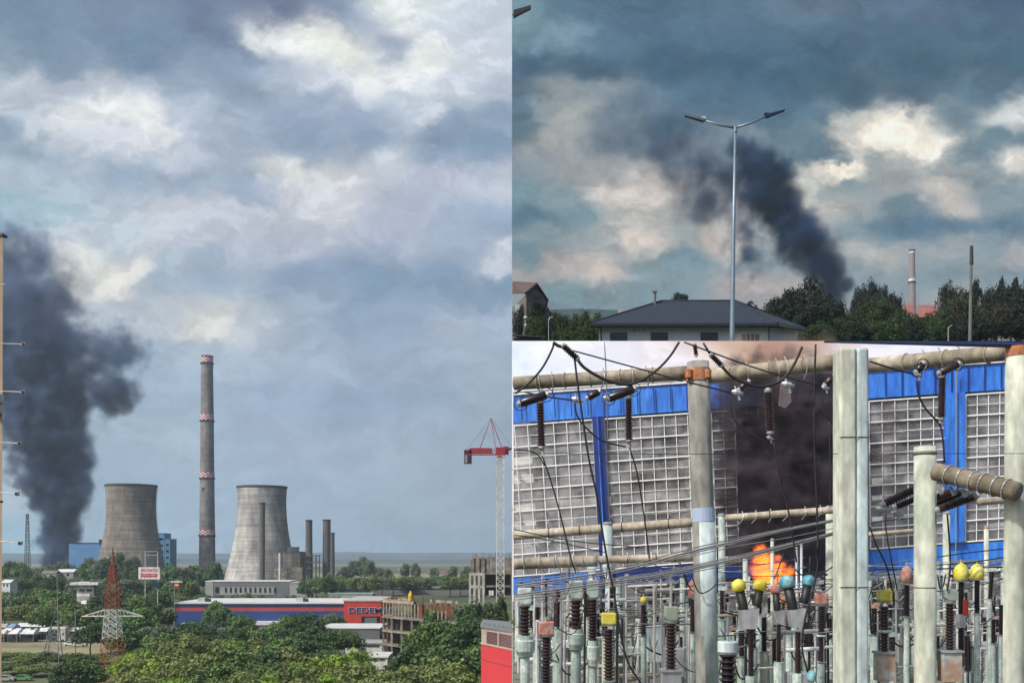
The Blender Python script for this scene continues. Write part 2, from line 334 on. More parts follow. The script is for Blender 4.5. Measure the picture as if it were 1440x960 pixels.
hills(6300, 42, 14, M['hill'], 2)
hills(4300, 12, 7, M['hill'], 5)
hills(2900, 3, 5, M['lake'], 9)
# substation yard: a raised terrace on the right
b = MB(); b.box((45.03, 40, 21.3), (90, 58, 11)); o = b.build('ground', mat('yard_gravel', (.20,.19,.16), .95, .2, 1.5, c2=(.07,.11,.03), c2pos=(.5,.6))); tag(o, kind='structure')
# hillside carrying the houses, behind and above the substation
sl_ = .206
def hz(x, y): return CZ+sl_*y-1.0
b = MB(); vs = []
for y in (74, 120, 240, 500, 1200, 2500): vs += [(.03, y, hz(0, y)), (1600, y, hz(0, y)), (1600, y, 0), (.03, y, 0)]
fs = [(k*4+j, k*4+(j+1) % 4, k*4+4+(j+1) % 4, k*4+4+j) for k in range(5) for j in range(4)]+[(0, 1, 2, 3), (20, 23, 22, 21)]
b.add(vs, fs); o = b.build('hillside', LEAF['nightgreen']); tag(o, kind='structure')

# ================================================================== LEFT: the town and the power plant
def X(px, d): return (px-720)/F*d
def Z(py, d): return CZ+(HOR-py)/F*d
def lathe_thing(prof, px, d, n=48):   # prof: (py, half width px) bottom -> top, world lathe around vertical axis
    mb = MB(); vs = []
    c = Vector((X(px, d), d, 0))
    for py, hw in prof:
        r = hw/F*d; z = Z(py, d)
        for i in range(n):
            g = 2*math.pi*i/n; vs.append((c.x+math.cos(g)*r, c.y+math.sin(g)*r, z))
    fs = [(k*n+i, k*n+(i+1) % n, (k+1)*n+(i+1) % n, (k+1)*n+i) for k in range(len(prof)-1) for i in range(n)]
    mb.add(vs, fs); return mb
def cooling_tower(px, d, prof, label, m, lad):
    e = empty('cooling_tower', (X(px, d), d, 0), label, 'cooling tower', 'cooling towers of the power plant')
    ys = [p[0] for p in prof]; ws = [p[1] for p in prof]
    fine = [(ys[0]+(ys[-1]-ys[0])*k/26,) for k in range(27)]
    fine = [(y[0], float(np.interp(-y[0], [-v for v in ys], ws))) for y in fine]
    # smooth the hyperbola
    for _ in range(3): fine = [fine[0]]+[(fine[k][0], (fine[k-1][1]+fine[k][1]*2+fine[k+1][1])/4) for k in range(1, 26)]+[fine[26]]
    inner = [(y, w_-.7) for y, w_ in reversed(fine)]
    lathe_thing(fine+inner, px, d, 96).build('shell', m, e, smooth=True)
    t, wt = fine[-1]
    lathe_thing([(t+2.6, wt-.4), (t+2.6, wt+.5), (t-.3, wt+.9), (t-.3, wt-.9)], px, d, 72).build('rim', M['rim'], e)
    mb = MB(); by, bw = fine[0]; r = bw/F*d; zb = Z(by, d)
    for k in range(40):
        g = 2*math.pi*k/40
        for s in (-1, 1):
            g2 = g+s*math.pi/40
            mb.bar((X(px, d)+math.cos(g)*r, d+math.sin(g)*r, zb+.3), (X(px, d)+math.cos(g2)*r*1.04, d+math.sin(g2)*r*1.04, -.5), .5, 5)
    mb.build('support_columns', M['conc'], e)
    mb = MB(); a = lad
    pts = []
    for y, w_ in fine[2:]:
        rr = w_/F*d+.35; pts.append((X(px, d)+math.cos(a)*rr, d+math.sin(a)*rr, Z(y, d)))
    pts2 = [(p[0]+.9, p[1], p[2]) for p in pts]
    mb.tube(pts, .14, 4); mb.tube(pts2, .14, 4)
    for p, q in zip(pts, pts2): mb.bar(p, q, .1)
    mb.build('ladder', M['dark'], e)
cooling_tower(184.5, 960, [(806, 46), (790, 43.5), (775, 40.5), (755, 36.5), (735, 33.8), (715, 32.8), (700, 33), (682, 34.5)],
    'brown weathered concrete cooling tower beside the smoke column and blue buildings', M['tower'], 0.1)
def stain_shade_mat():
    m = M['tower_pale'].copy(); m.name = 'stained_shaded_tower_concrete'; n = m.node_tree.nodes; L = m.node_tree.links
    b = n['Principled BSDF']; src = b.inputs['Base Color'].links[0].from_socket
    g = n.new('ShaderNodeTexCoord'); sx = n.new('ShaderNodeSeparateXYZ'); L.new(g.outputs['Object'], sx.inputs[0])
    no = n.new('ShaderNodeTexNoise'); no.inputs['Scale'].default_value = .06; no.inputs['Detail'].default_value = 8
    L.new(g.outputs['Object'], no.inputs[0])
    # dark patch on the right-hand lower flank: stain plus painted shade
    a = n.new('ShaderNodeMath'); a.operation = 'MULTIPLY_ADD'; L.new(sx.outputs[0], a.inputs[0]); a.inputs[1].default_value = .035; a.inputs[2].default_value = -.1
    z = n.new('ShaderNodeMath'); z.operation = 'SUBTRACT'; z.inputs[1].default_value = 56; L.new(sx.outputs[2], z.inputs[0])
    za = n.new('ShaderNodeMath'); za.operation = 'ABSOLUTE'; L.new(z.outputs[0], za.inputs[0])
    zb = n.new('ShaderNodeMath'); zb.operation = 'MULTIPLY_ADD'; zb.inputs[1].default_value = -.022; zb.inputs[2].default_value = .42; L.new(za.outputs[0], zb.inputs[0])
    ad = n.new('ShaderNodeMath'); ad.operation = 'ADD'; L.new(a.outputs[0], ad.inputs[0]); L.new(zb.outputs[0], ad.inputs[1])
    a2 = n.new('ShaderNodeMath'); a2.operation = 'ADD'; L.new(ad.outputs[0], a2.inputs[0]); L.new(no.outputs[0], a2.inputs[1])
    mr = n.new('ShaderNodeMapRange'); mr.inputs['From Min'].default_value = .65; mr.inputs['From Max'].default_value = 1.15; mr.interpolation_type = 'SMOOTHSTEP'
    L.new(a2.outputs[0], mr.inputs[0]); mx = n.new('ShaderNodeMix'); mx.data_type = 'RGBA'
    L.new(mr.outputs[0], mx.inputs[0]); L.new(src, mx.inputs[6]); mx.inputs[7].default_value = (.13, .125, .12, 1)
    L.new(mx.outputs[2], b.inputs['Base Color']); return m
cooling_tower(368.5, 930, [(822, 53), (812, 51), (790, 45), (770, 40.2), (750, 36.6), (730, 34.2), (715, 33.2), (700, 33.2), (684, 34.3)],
    'pale grey cooling tower with a stained, shade-painted flank and thin chimney before it', stain_shade_mat(), 3.2)

def chimney(px, d, prof, label, m, bands=(), group=None, hole=None, name='chimney', px_top=None):
    e = empty(name, (X(px, d), d, 0), label, 'chimney', group)
    lathe_thing(prof, px, d, 32).build('shaft', m, e, smooth=True)
    def wat(y): return float(np.interp(y, [p[0] for p in reversed(prof)], [p[1] for p in reversed(prof)]))
    for (y0, y1) in bands:
        n = 18; k = 4
        for c in (0, 1):
            pass
        mb = MB()
        for j in range(k):
            ya = y0+(y1-y0)*j/k; yb = y0+(y1-y0)*(j+1)/k
            for i in range(n):
                mb.mi = (i+j) % 2
                q = []
                for yy, ii in ((yb, i), (yb, i+1), (ya, i+1), (ya, i)):
                    r = (wat(yy)+.35)/F*d; g = 2*math.pi*(ii+.25)/n; q.append((X(px, d)+math.cos(g)*r, d+math.sin(g)*r, Z(yy, d)))
                mb.add(q, [(0, 1, 2, 3)])
        mb.build('chequered_band', [M['white'], M['bandred']], e)
        yy = y1+1; lathe_thing([(y1+1.8, wat(y1)), (y1+1.8, wat(y1)+1.3), (y1+.2, wat(y1)+1.3), (y1+.2, wat(y1))], px, d, 32).build('gallery', M['dark'], e)
    t, wt = prof[-1]
    lathe_thing([(t+1.2, wt+.5), (t-.4, wt+.5), (t-.4, wt-1), (t+3, wt-1)], px, d, 32).build('rim', M['dark'], e)
    if hole:
        mb = MB(); r = (wat(hole[1]))/F*d
        mb.box((X(hole[0], d), d-math.sqrt(max(r*r-(X(hole[0], d)-X(px, d))**2, 0))+.1, Z(hole[1], d)), (2, .8, 3.2)); mb.build('opening', M['dark'], e)
    return e
chimney(291.3, 1000, [(824, 11.6), (760, 10.9), (700, 10.1), (640, 9.5), (585, 9.0), (501, 7.9)], 'very tall grey chimney with four red and white chequered bands', M['stack'],
        [(502, 510), (583, 591), (664, 671.5), (745, 752)], hole=(288.5, 688))
chimney(368.8, 880, [(822, 3.6), (760, 3.7), (707, 3.9)], 'thin brown chimney standing in front of the pale cooling tower', M['stackdark'])
G2 = 'short twin chimneys right of the pale cooling tower'
e = chimney(434.5, 1050, [(815, 5), (780, 4.9), (731, 4.6)], 'grey stack alone on a steel frame beside the pale cooling tower', M['stackdark'], group=G2)
mb = MB()
for k in range(5):
    x = X(427+k*5, 1050)
    for yy in (-8, 8): mb.bar((x, 1050+yy, 0), (x, 1050+yy, Z(780, 1050)), .5)
for z_ in (Z(798, 1050), Z(790, 1050), Z(781, 1050)): mb.box((X(437, 1050), 1050, z_), (17, 17, .9))
mb.build('steel_frame', M['greysteel'], e)
chimney(459.5, 1060, [(815, 5.8), (780, 5.6), (730.5, 5.4)], 'thicker brown stack of the touching pair by the dark trees', M['stackdark'], group=G2)
chimney(467.5, 1045, [(815, 3.3), (749, 2.9)], 'shorter slim brown stack touching the thicker one', M['stackdark'], group=G2)

def building(name, label, cat, x0, x1, ytop, d, depth, m, roofm=None, zb=0, parapet=.6, group=None, d1=None):
    """box building whose front spans px x0..x1 at depth d (d1 at the right end)"""
    d1 = d1 or d; ax = X(x0, d); bx = X(x1, d1); zt = Z(ytop, d)
    if x0 < 720: bx = min(bx, -.06)
    e = empty(name, ((ax+bx)/2, d, zb), label, cat, group)
    mb = MB(); mb.hexa([(ax, d, zb), (bx, d1, zb), (bx, d1, zt), (ax, d, zt), (ax, d+depth, zb), (bx, d1+depth, zb), (bx, d1+depth, zt), (ax, d+depth, zt)])
    mb.build('wall', m, e)
    if roofm:
        mb = MB(); o_ = .3; zt += .01
        mb.hexa([(ax-o_, d-o_, zt), (min(bx+o_, -.03) if x0 < 720 else bx+o_, d1-o_, zt), (min(bx+o_, -.03) if x0 < 720 else bx+o_, d1-o_, zt+parapet), (ax-o_, d-o_, zt+parapet), (ax-o_, d+depth+o_, zt), (bx, d1+depth+o_, zt), (bx, d1+depth+o_, zt+parapet), (ax-o_, d+depth+o_, zt+parapet)])
        mb.build('roof', roofm, e)
    return e
def panel(e, name, m, x0, x1, y0, y1, d, out=.25, th=.3):
    mb = MB(); xa = X(x0, d); xb = X(x1, d); mb.box(((xa+xb)/2, d-out+th/2, (Z(y0, d)+Z(y1, d))/2), (abs(xb-xa), th, abs(Z(y0, d)-Z(y1, d)))); return mb.build(name, m, e)
# blue plant buildings
e = building('plant_building', 'flat roofed light blue plant hall between smoke and brown cooling tower', 'building', 97, 142, 764, 1010, 60, M['blueclad'], M['dark'], parapet=1)
panel(e, 'roof_unit', M['dark'], 139, 144, 758, 765, 1009)
for i, (a, b_, t, l) in enumerate(((221.5, 231, 750, 'taller blue boiler tower right behind the brown cooling tower'), (231.5, 239, 758, 'shorter blue boiler tower at the outer end of its pair'))):
    e = building('boiler_tower', l, 'building', a, b_, t, 1010, 20, mat('bright_blue_cladding', (.12,.30,.50), .6, .1, .1), M['blueclad'], group='blue boiler towers')
    for k in range(4): panel(e, 'window', M['darkglass'], a+2, b_-2, t+6+k*9, t+9+k*9, 1010)
# building right of pale tower, white pipe
e = building('plant_block', 'brick plant block leaning against the pale cooling tower foot', 'building', 398, 422, 776, 900, 25, M['tower'], M['rim'])
panel(e, 'roof_house', M['greysteel'], 404, 421, 768.5, 777, 900)
panel(e, 'lower_annex', M['rawconc'], 386, 426, 797, 824, 899, 3, 3)
o = (lambda mb: (mb.bar((X(393.5, 860), 860, 0), (X(393.5, 860), 860, Z(777, 860)), 1.0, 10), mb.build('flue_pipe', M['white'])))(MB())[1]
tag(o, 'slender white flue pipe in front of the pale cooling tower', 'pipe')
# grey hall with row of windows
e = building('grey_hall', 'long low grey hall with a row of small dark windows below the cooling tower', 'building', 289, 407, 817.5, 700, 25, M['greyhall'], M['white'])
panel(e, 'pale_gable', M['paleside'], 289, 300, 818, 840, 700)
panel(e, 'pale_strip', M['paleside'], 309, 387, 825, 836, 700)
for k in range(11): panel(e, 'window', M['darkglass'], 316.5+k*6.9, 319+k*6.9, 825.5, 832.5, 700, .5, .5)
panel(e, 'door', M['darkglass'], 303, 308, 825, 832, 700, .5, .5)
building('side_hall', 'light grey side hall attached to the long grey hall', 'building', 407.3, 432, 819.5, 700, 22, M['paleside'], M['offwhite'])
# dark shed row behind
e = building('train_depot', 'very long dark depot with light roof windows behind the shops', 'building', 466, 662, 819, 760, 30, M['bridge'], M['rim'], parapet=1.2)
for k in range(9): panel(e, 'window', mat('pale_glazing', (.22,.25,.26), .4, .3, 2) if k == 0 else bpy.data.materials['pale_glazing'], 484+k*17.5, 496+k*17.5, 823.5, 827, 760)
panel(e, 'pale_base', M['greyhall'], 520, 662, 829, 838, 757, .5, .5)
building('teal_roof_shed', 'long thin shed with pale teal roof behind the red store front', 'building', 462, 524, 835, 640, 12, M['paleside'], mat('teal_roof', (.28,.4,.36), .7))
# left yards: white villa etc
e = building('white_house', 'white house with overhanging flat roof among trees under the brown cooling tower', 'house', 108, 132, 824, 600, 12, M['offwhite'])
mb = MB(); mb.box((X(122, 600), 604, Z(820, 600)), (17, 16, 1.6)); mb.build('roof', M['white'], e)
for k in range(2): panel(e, 'window', M['darkglass'], 112+k*10, 119+k*10, 828, 831, 600)
panel(e, 'lower_terrace', M['white'], 108, 126, 834, 838, 598)
# billboard with red and white lettering
def text(parent, s, size, loc, m, name='lettering', ext=.02, rot=(90, 0, 0), align='CENTER', sx=1, off=0):
    c = bpy.data.curves.new(name, 'FONT'); c.body = s; c.size = size; c.extrude = ext; c.align_x = align; c.align_y = 'CENTER'; c.offset = off
    t = bpy.data.objects.new(name, c); col.objects.link(t)
    dg = bpy.context.evaluated_depsgraph_get(); me = bpy.data.meshes.new_from_object(t.evaluated_get(dg)); bpy.data.objects.remove(t)
    me.materials.clear(); me.materials.append(m); o = bpy.data.objects.new(name, me); col.objects.link(o)
    o.rotation_euler = [R(v) for v in rot]; o.scale = (sx, 1, 1); o.location = Vector(loc)
    if parent: o.parent = parent; o.matrix_parent_inverse = Matrix.Translation(-wloc(parent))
    return o
d = 420; e = empty('billboard', (X(210, d), d, 0), 'white roadside billboard with red lettering on a two legged frame', 'billboard')
panel(e, 'board', M['white'], 195, 225, 797, 814, d, .3, .6)
mb = MB()
for xx in (204, 221.5): mb.bar((X(xx, d), d+.3, 0), (X(xx, d), d+.3, Z(774 if xx < 210 else 775, d)), .22, 6)
for yy in (775, 780): mb.bar((X(204, d), d+.3, Z(yy, d)), (X(221.5, d), d+.3, Z(yy, d)), .12)
mb.build('frame', M['offwhite'], e)
text(e, 'SELGROS', 1.9, (X(210, d), d-.35, Z(801.5, d)), M['signred'], sx=.92, off=.03)
panel(e, 'red_strip', M['signred'], 198.5, 221.5, 806, 811, d, .36, .3)
text(e, 'CASH & CARRY', .95, (X(210, d), d-.4, Z(808.5, d)), M['white'], sx=.9)
panel(e, 'small_blue_sign', M['navy'], 214, 225, 818, 826, d, .3, .4)

# DIY store
d = 425
e = building('hardware_store', 'long blue hardware store with red stripe and white roof edge', 'store', 246, 484, 848.5, d, 42, M['storeblue'], M['roofwhite'], parapet=.6)
panel(e, 'red_stripe', M['storestripe'], 247, 484, 853.5, 859, d, .1, .2)
panel(e, 'navy_stripe', M['navy'], 247, 484, 849.5, 853.2, d, .1, .2)
for a in (272, 412):
    panel(e, 'roof_unit', M['offwhite'], a, a+10, 841, 847.5, d, -6, 5); panel(e, 'roof_fan', M['dark'], a+11, a+15, 842.5, 846.5, d, -6, 4)
panel(e, 'entrance_canopy', M['white'], 360, 398, 872.5, 877, d, 6, 6)
d = 418
e = building('store_entrance', 'red store entrance block with dark blue lettering on top', 'store', 483.5, 536, 845, d, 40, M['storered'], M['offwhite'], parapet=.5)
x_ = 489.8
text(e, 'DEDEMAN', 3.35, (X(490, d), d-.12, Z(858, d)), M['white'], 'lettering_outline', sx=1.3, off=.14, align='LEFT', ext=.03)
text(e, 'DEDEMAN', 3.35, (X(490, d), d-.22, Z(858, d)), mat('sign_navy', (.01,.02,.13), .5), sx=1.3, off=.05, align='LEFT', ext=.03)
panel(e, 'glass_front', M['darkglass'], 508, 534, 866, 884, d, .2, .3)
panel(e, 'side_glazing', mat('grey_glazing', (.14,.16,.18), .3), 513, 530, 868, 884, d, .4, .3)
# white sheds
for a, b_, t, dd, l, mm, rm in ((450, 534, 883.5, 345, 'wide low shed with white roof in front of the red store entrance', M['greyhall'], M['roofwhite']),
        (483, 537, 905, 300, 'white clad shed with small grey door below the wide white roof', M['white'], M['paleside']),
        (520, 545, 924, 262, 'small white hut half hidden by trees under the scaffolding', M['white'], M['roofwhite'])):
    e = building('white_shed', l, 'shed', a, b_, t, dd, 22 if dd == 345 else 12, mm, rm, parapet=.35, group='white sheds by the store')
    if dd == 300: panel(e, 'door', M['greyhall'], 504, 514, 910, 922, dd)
    if dd == 345:
        for k in range(5): panel(e, 'skylight', M['greysteel'], 456+k*17, 462+k*17, 880, 882.5, dd+6+k)
    else: panel(e, 'painted_eaves_shadow', M['dark'], a+3, b_-4, t+1.5, t+3, dd)  # dark strip painted as shade under the eaves
e = building('green_kiosk', 'small dark kiosk with mint green roof left of the tall trees', 'kiosk', 256, 276, 879, 380, 6, M['dark'], mat('mint_roof', (.35,.55,.46), .7), parapet=.9)

# lattice pylons
def lattice(mb, base, z0, z1, w0, w1, n, r, rx=.18):
    bx, by = base; c = [(-1, -1), (1, -1), (1, 1), (-1, 1)]; pr = None
    for k in range(n+1):
        t = k/n; z = z0+(z1-z0)*t; w_ = (w0+(w1-w0)*t)/2
        cur = [Vector((bx+x*w_, by+y*w_, z)) for x, y in c]
        if pr:
            for i in range(4):
                mb.bar(pr[i], cur[i], r); j = (i+1) % 4
                mb.bar(pr[i], cur[j], r*.6); mb.bar(pr[j], cur[i], r*.6); mb.bar(cur[i], cur[j], r*.55)
        pr = cur
d = 236; bx = X(158.5, d)
e = empty('lattice_pylon', (bx, d, 0), 'rust red and white lattice pylon with white crossarms rising over the trees', 'pylon')
for nm, y0, y1, w0, w1, n, m in (('lower_section', 958, 897, 27, 23, 4, M['orange']), ('white_section', 897, 857, 21, 15.5, 4, M['white']), ('upper_section', 857, 815, 15.5, 14, 5, M['rust']), ('tapered_head', 815, 793, 10, 5, 4, M['rust'])):
    mb = MB(); lattice(mb, (bx, d), Z(y0, d), Z(y1, d), w0/F*d, w1/F*d, n, .095 if m != M['white'] else .11); mb.build(nm, m, e)
mb = MB(); lattice(mb, (bx, d), 0, Z(958, d), 6.2, 27/F*d, 1, .15); mb.build('foot', M['orange'], e)
mb = MB(); mb.bar((bx, d, Z(793, d)), (bx, d, Z(768, d)), .3, 6, .06); mb.build('spike', M['rust'], e)
for s in (-1, 1):
    mb = MB(); tip = Vector((bx+s*43/F*d, d, Z(866, d)))
    for yy in (-1, 1):
        mb.bar((bx+s*8/F*d, d+yy*1.2, Z(856, d)), tip, .09); mb.bar((bx+s*8/F*d, d+yy*1.2, Z(865.5, d)), tip, .11)
        for t in (.25, .5, .75):
            a = Vector((bx+s*8/F*d, d+yy*1.2, Z(856, d))).lerp(tip, t); b_ = Vector((bx+s*8/F*d, d+yy*1.2, Z(865.5, d))).lerp(tip, t+.1); mb.bar(a, b_, .06)
    mb.build('crossarm', M['white'], e)
d = 262; bx = X(76, d)
e = empty('lattice_pylon', (bx, d, 0), 'slim grey lattice pylon over the dry field left of the red one', 'pylon')
mb = MB()
for s, t in ((-1, 60), (1, 86)):
    mb.bar((X(t, d), d-1.5, 0), (X(71 if s < 0 else 82, d), d, Z(880, d)), .16); mb.bar((X(t, d), d+1.5, 0), (X(71 if s < 0 else 82, d), d+.5, Z(880, d)), .14)
for yy, a, b_ in ((946, 62, 86), (930, 65, 85), (912, 67, 84), (895, 69, 83), (882, 71, 82)): mb.bar((X(a, d), d, Z(yy, d)), (X(b_, d), d, Z(yy, d)), .1)
for (y0, a0, b0), (y1, a1, b1) in zip(((946, 62, 86), (930, 65, 85), (912, 67, 84), (895, 69, 83)), ((930, 65, 85), (912, 67, 84), (895, 69, 83), (882, 71, 82))):
    mb.bar((X(a0, d), d, Z(y0, d)), (X(b1, d), d, Z(y1, d)), .07); mb.bar((X(b0, d), d, Z(y0, d)), (X(a1, d), d, Z(y1, d)), .07)
mb.bar((X(82, d), d, Z(884, d)), (X(80, d), d, Z(806, d)), .16, 6, .08); mb.bar((X(71, d), d, Z(882, d)), (X(81.5, d), d, Z(850, d)), .07)
mb.build('legs', M['steel'], e)
d = 880; mb = MB(); bx = X(38.5, d); lattice(mb, (bx, d), 0, Z(722, d), 4.6, 1.6, 12, .22); o = mb.build('radio_mast', M['greysteel'], None); tag(o, 'faint thin lattice radio mast left of the smoke column', 'mast')
d = 300; bx = X(106, d); mb = MB(); mb.bar((bx, d, 0), (bx, d, Z(856, d)), .16, 6); mb.bar((bx, d, Z(858, d)), (bx+2, d, Z(855, d)), .1); o = mb.build('utility_pole', M['steel']); tag(o, 'thin grey pole beside the pale market fence', 'pole')
# street lamp with round red sign
d = 400; bx = X(245.5, d); e = empty('street_lamp', (bx, d, 0), 'tall grey lamp post with red and white shield sign beside the store', 'street lamp')
mb = MB(); mb.bar((bx, d, 0), (bx, d, Z(818, d)), .2, 8, .13); mb.build('pole', M['steel'], e)
mb = MB(); mb.box((bx+.9, d, Z(817.5, d)), (4.6, .8, .5)); mb.build('lamp_head', M['white'], e)
mb = MB(); mb.lathe((bx+.9, d-.3, Z(822, d)), (bx+.9, d-.1, Z(822, d)), [(0, 1.1), (1, 1.1)], 14); mb.build('sign', M['signred'], e)
mb = MB(); mb.box((bx+.9, d-.36, Z(822, d)), (1.5, .08, .5)); mb.build('sign_bar', M['white'], e)

# unfinished concrete frame (nearer) and its rooftop clutter
d = 282; e = empty('unfinished_building', (X(588, d), d, 0), 'unfinished concrete frame building with formwork props and rusty rebar on top', 'construction')
xl, xr = X(537, d), X(640, d-26)
def sx(t): return xl+(xr-xl)*t
def sy(t): return d-26*t
for zt in (Z(865.5, d), Z(885, d), Z(904, d), Z(923, d)):
    mb = MB(); mb.hexa([(xl, d, zt-.5), (xr, d-26, zt-.5), (xr, d-26, zt), (xl, d, zt), (xl, d+12, zt-.5), (xr, d-12, zt-.5), (xr, d-12, zt), (xl, d+12, zt)]); mb.build('floor_slab', M['rawconc'], e)
mb = MB()
for j, zz in enumerate([0, Z(923, d), Z(904, d), Z(885, d)]):
    z2 = [Z(923, d), Z(904, d), Z(885, d), Z(865.5, d)][j]-.5
    for k in range(8):
        for dy in (.5, 11):
            t = k/7; mb.box((sx(t)+(.4 if k == 0 else 0), sy(t)+dy, (zz+z2)/2), (.55, .55, z2-zz))
build_each(mb, 'column', M['rawconc'], e)
mb = MB()
for j, (za, zb_) in enumerate(((Z(904, d), Z(885, d)), (Z(885, d), Z(865.5, d)))):
    for k in range(22):
        t = random.random(); mb.bar((sx(t), sy(t)+random.uniform(.6, 8), za), (sx(t), sy(t)+random.uniform(.6, 8), zb_-.5), .09)
build_each(mb, 'prop', M['form'], e)
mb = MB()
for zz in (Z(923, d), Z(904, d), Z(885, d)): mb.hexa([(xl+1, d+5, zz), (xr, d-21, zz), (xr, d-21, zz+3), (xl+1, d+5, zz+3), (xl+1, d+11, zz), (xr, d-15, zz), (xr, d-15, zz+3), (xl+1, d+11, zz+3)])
build_each(mb, 'dark_interior_fill', M['dark'], e)  # dark boxes added behind the columns as interior shade
zt = Z(865.5, d); zr = Z(846.5, d)
mb = MB()
for k in range(12):
    t = .02+k*.045; mb.box((sx(t), sy(t)+.7, (zt+zr)/2), (.35, .4, zr-zt))
for k in range(5):
    t = .68+k*.05; mb.box((sx(t), sy(t)+.7, (zt+zr)/2-.6), (.4, .4, zr-zt-1.2))
mb.hexa([(sx(0), sy(0)+.3, zr), (sx(.45), sy(.45)+.3, zr), (sx(.45), sy(.45)+.3, zr+.6), (sx(0), sy(0)+.3, zr+.6), (sx(0), sy(0)+9, zr), (sx(.45), sy(.45)+9, zr), (sx(.45), sy(.45)+9, zr+.6), (sx(0), sy(0)+9, zr+.6)])
mb.build('top_storey', mat('pale_timber', (.30,.24,.17), .9, .35, 1.2, c2=(.50,.44,.34)), e)
mb = MB()
for k in range(16):
    t = .44+.035*k; mb.box((sx(t), sy(t)+random.uniform(.8, 5), (zt+zr)/2+.4), (random.uniform(.3, 1.1), .2, (zr-zt)*random.uniform(.75, 1.15)))
for k in range(60):
    t = random.random(); h = random.uniform(1, 2.6); mb.bar((sx(t), sy(t)+random.uniform(.3, 9), zr-.3), (sx(t)+random.uniform(-.15, .15), sy(t)+3, zr+h), .045)
mb.build('formwork_and_rebar', M['form'], e)
mb = MB()
for k in range(12):
    t = random.random(); mb.box((sx(t)*.97, sy(t)+4, zr+1.0), (random.uniform(.5, 2.2), 1, random.uniform(.3, .8)))
build_each(mb, 'board', M['offwhite'], e)
mb = MB(); mb.lathe((sx(.4), sy(.4)+3, zr+.8), (sx(.4), sy(.4)+3, zr+3.6), [(0, .6), (.5, .7), (.7, .5), (1, .1)], 10); o = mb.build('concrete_bucket', mat('yellow_paint', (.6,.45,.03), .6)); tag(o, 'small yellow concrete bucket standing on the unfinished frame', 'bucket')
# second frame by the crane
d = 420; e = empty('unfinished_building', (X(690, d), d, 0), 'taller unfinished concrete frame behind the white crane mast', 'construction')
mb = MB()
for k in range(5): mb.box((X(664+k*7.5, d), d+3, (Z(783, d)+Z(806, d))/2), (1.5, 1.8, 6.9))
for k in range(2): mb.box((X(711+k*6, d), d+3, (Z(784, d)+Z(806, d))/2), (1.6, 1.8, 6.6))
build_each(mb, 'column', M['rawconc'], e)
mb = MB()
for zz in (Z(806, d), Z(824, d), Z(838, d)): mb.box(((X(661, d)-.1)/2, d+7, zz), (-X(661, d)-.1, 14, .7))
mb.build('floor_slab', M['rawconc'], e)
mb = MB()
for y0, y1 in ((806, 824), (824, 838), (838, 870)):
    for k in range(4): mb.box((X(661+k*6.3, d), d-.2, (Z(y0, d)+Z(y1, d))/2), (.9, .9, abs(Z(y0, d)-Z(y1, d))))
mb.box((X(670, d), d-.3, Z(824.5, d)), (6.3, .8, 1)); mb.box((X(670, d), d-.3, Z(807, d)), (6.3, .8, 1))
build_each(mb, 'white_column', M['offwhite'], e)
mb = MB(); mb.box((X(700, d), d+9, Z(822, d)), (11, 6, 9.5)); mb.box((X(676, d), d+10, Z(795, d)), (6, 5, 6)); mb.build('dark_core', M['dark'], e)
mb = MB()
for k in range(26): xx = random.uniform(662, 718); mb.bar((X(xx, d), d+random.uniform(0, 8), Z(784, d)), (X(xx, d), d+4, Z(random.uniform(776, 781), d)), .07)
mb.build('rebar', M['rust'], e)
mb = MB(); mb.box((X(691, d), d-1.2, Z(833, d)), (2, 1.4, 2)); o = mb.build('water_tank', M['white']); tag(o, 'small white water tank on the frame beside the crane mast', 'tank')
# tower crane
d = 330; bx = X(703.5, d); e = empty('tower_crane', (bx, d, 0), 'red tower crane with white lattice mast at the edge of the view', 'crane')
mb = MB(); lattice(mb, (bx, d), 0, Z(641, d), 2.5, 2.5, 28, .17); mb.build('mast', M['white'], e)
mb = MB(); mb.box((bx, d, Z(636, d)), (3.0, 2.4, 3.2)); mb.box((X(711.5, d), d-.3, Z(633.5, d)), (1.8, 2, 2.6)); mb.build('slewing_unit', M['cranered'], e)
mb = MB(); mb.box((X(712.5, d), d-.8, Z(634, d)), (1.1, 1.4, 1.3)); mb.build('cab', M['darkglass'], e)
mb = MB(); lo, hi = Z(639, d), Z(632, d)
for yy in (-.7, .7): mb.bar((X(653, d), d+yy, lo), (bx, d+yy, lo), .17)
mb.bar((X(653, d), d, hi), (bx, d, hi), .13)
for k in range(12):
    a = X(653+k*4, d); mb.bar((a, d-.7, lo), (a+.47, d, hi), .09); mb.bar((a+.47, d, hi), (a+.94, d-.7, lo), .09)
mb.box((X(676, d), d, Z(633.5, d)), (7.5, 1.5, 1.7)); mb.build('counter_jib', M['cranered'], e)
mb = MB(); mb.box((X(658, d), d, Z(642.5, d)), (2.5, 1.5, 4.4)); mb.build('counterweight', mat('dark_red_ballast', (.04,.02,.03), .8), e)
mb = MB(); mb.box((X(655.5, d), d-.78, Z(645.5, d)), (.9, .1, 2.6)); mb.build('ballast_plate', M['steel'], e)
mb = MB(); ap = (X(690.5, d), d, Z(588, d)); cr2 = (X(707.5, d), d, Z(629, d))
for yy in (-.8, .8): mb.bar((X(706, d), d+yy, Z(630, d)), ap, .15); mb.bar((X(697, d), d+yy, Z(630, d)), ap, .1); mb.bar((X(675, d), d+yy, Z(630, d)), ap, .09)
for t in (.2, .4, .6, .8): mb.bar(Vector((X(706, d), d-.8, Z(630, d))).lerp(Vector(ap), t), Vector((X(706, d), d+.8, Z(630, d))).lerp(Vector(ap), t), .08)
mb.build('a_frame', M['cranered'], e)
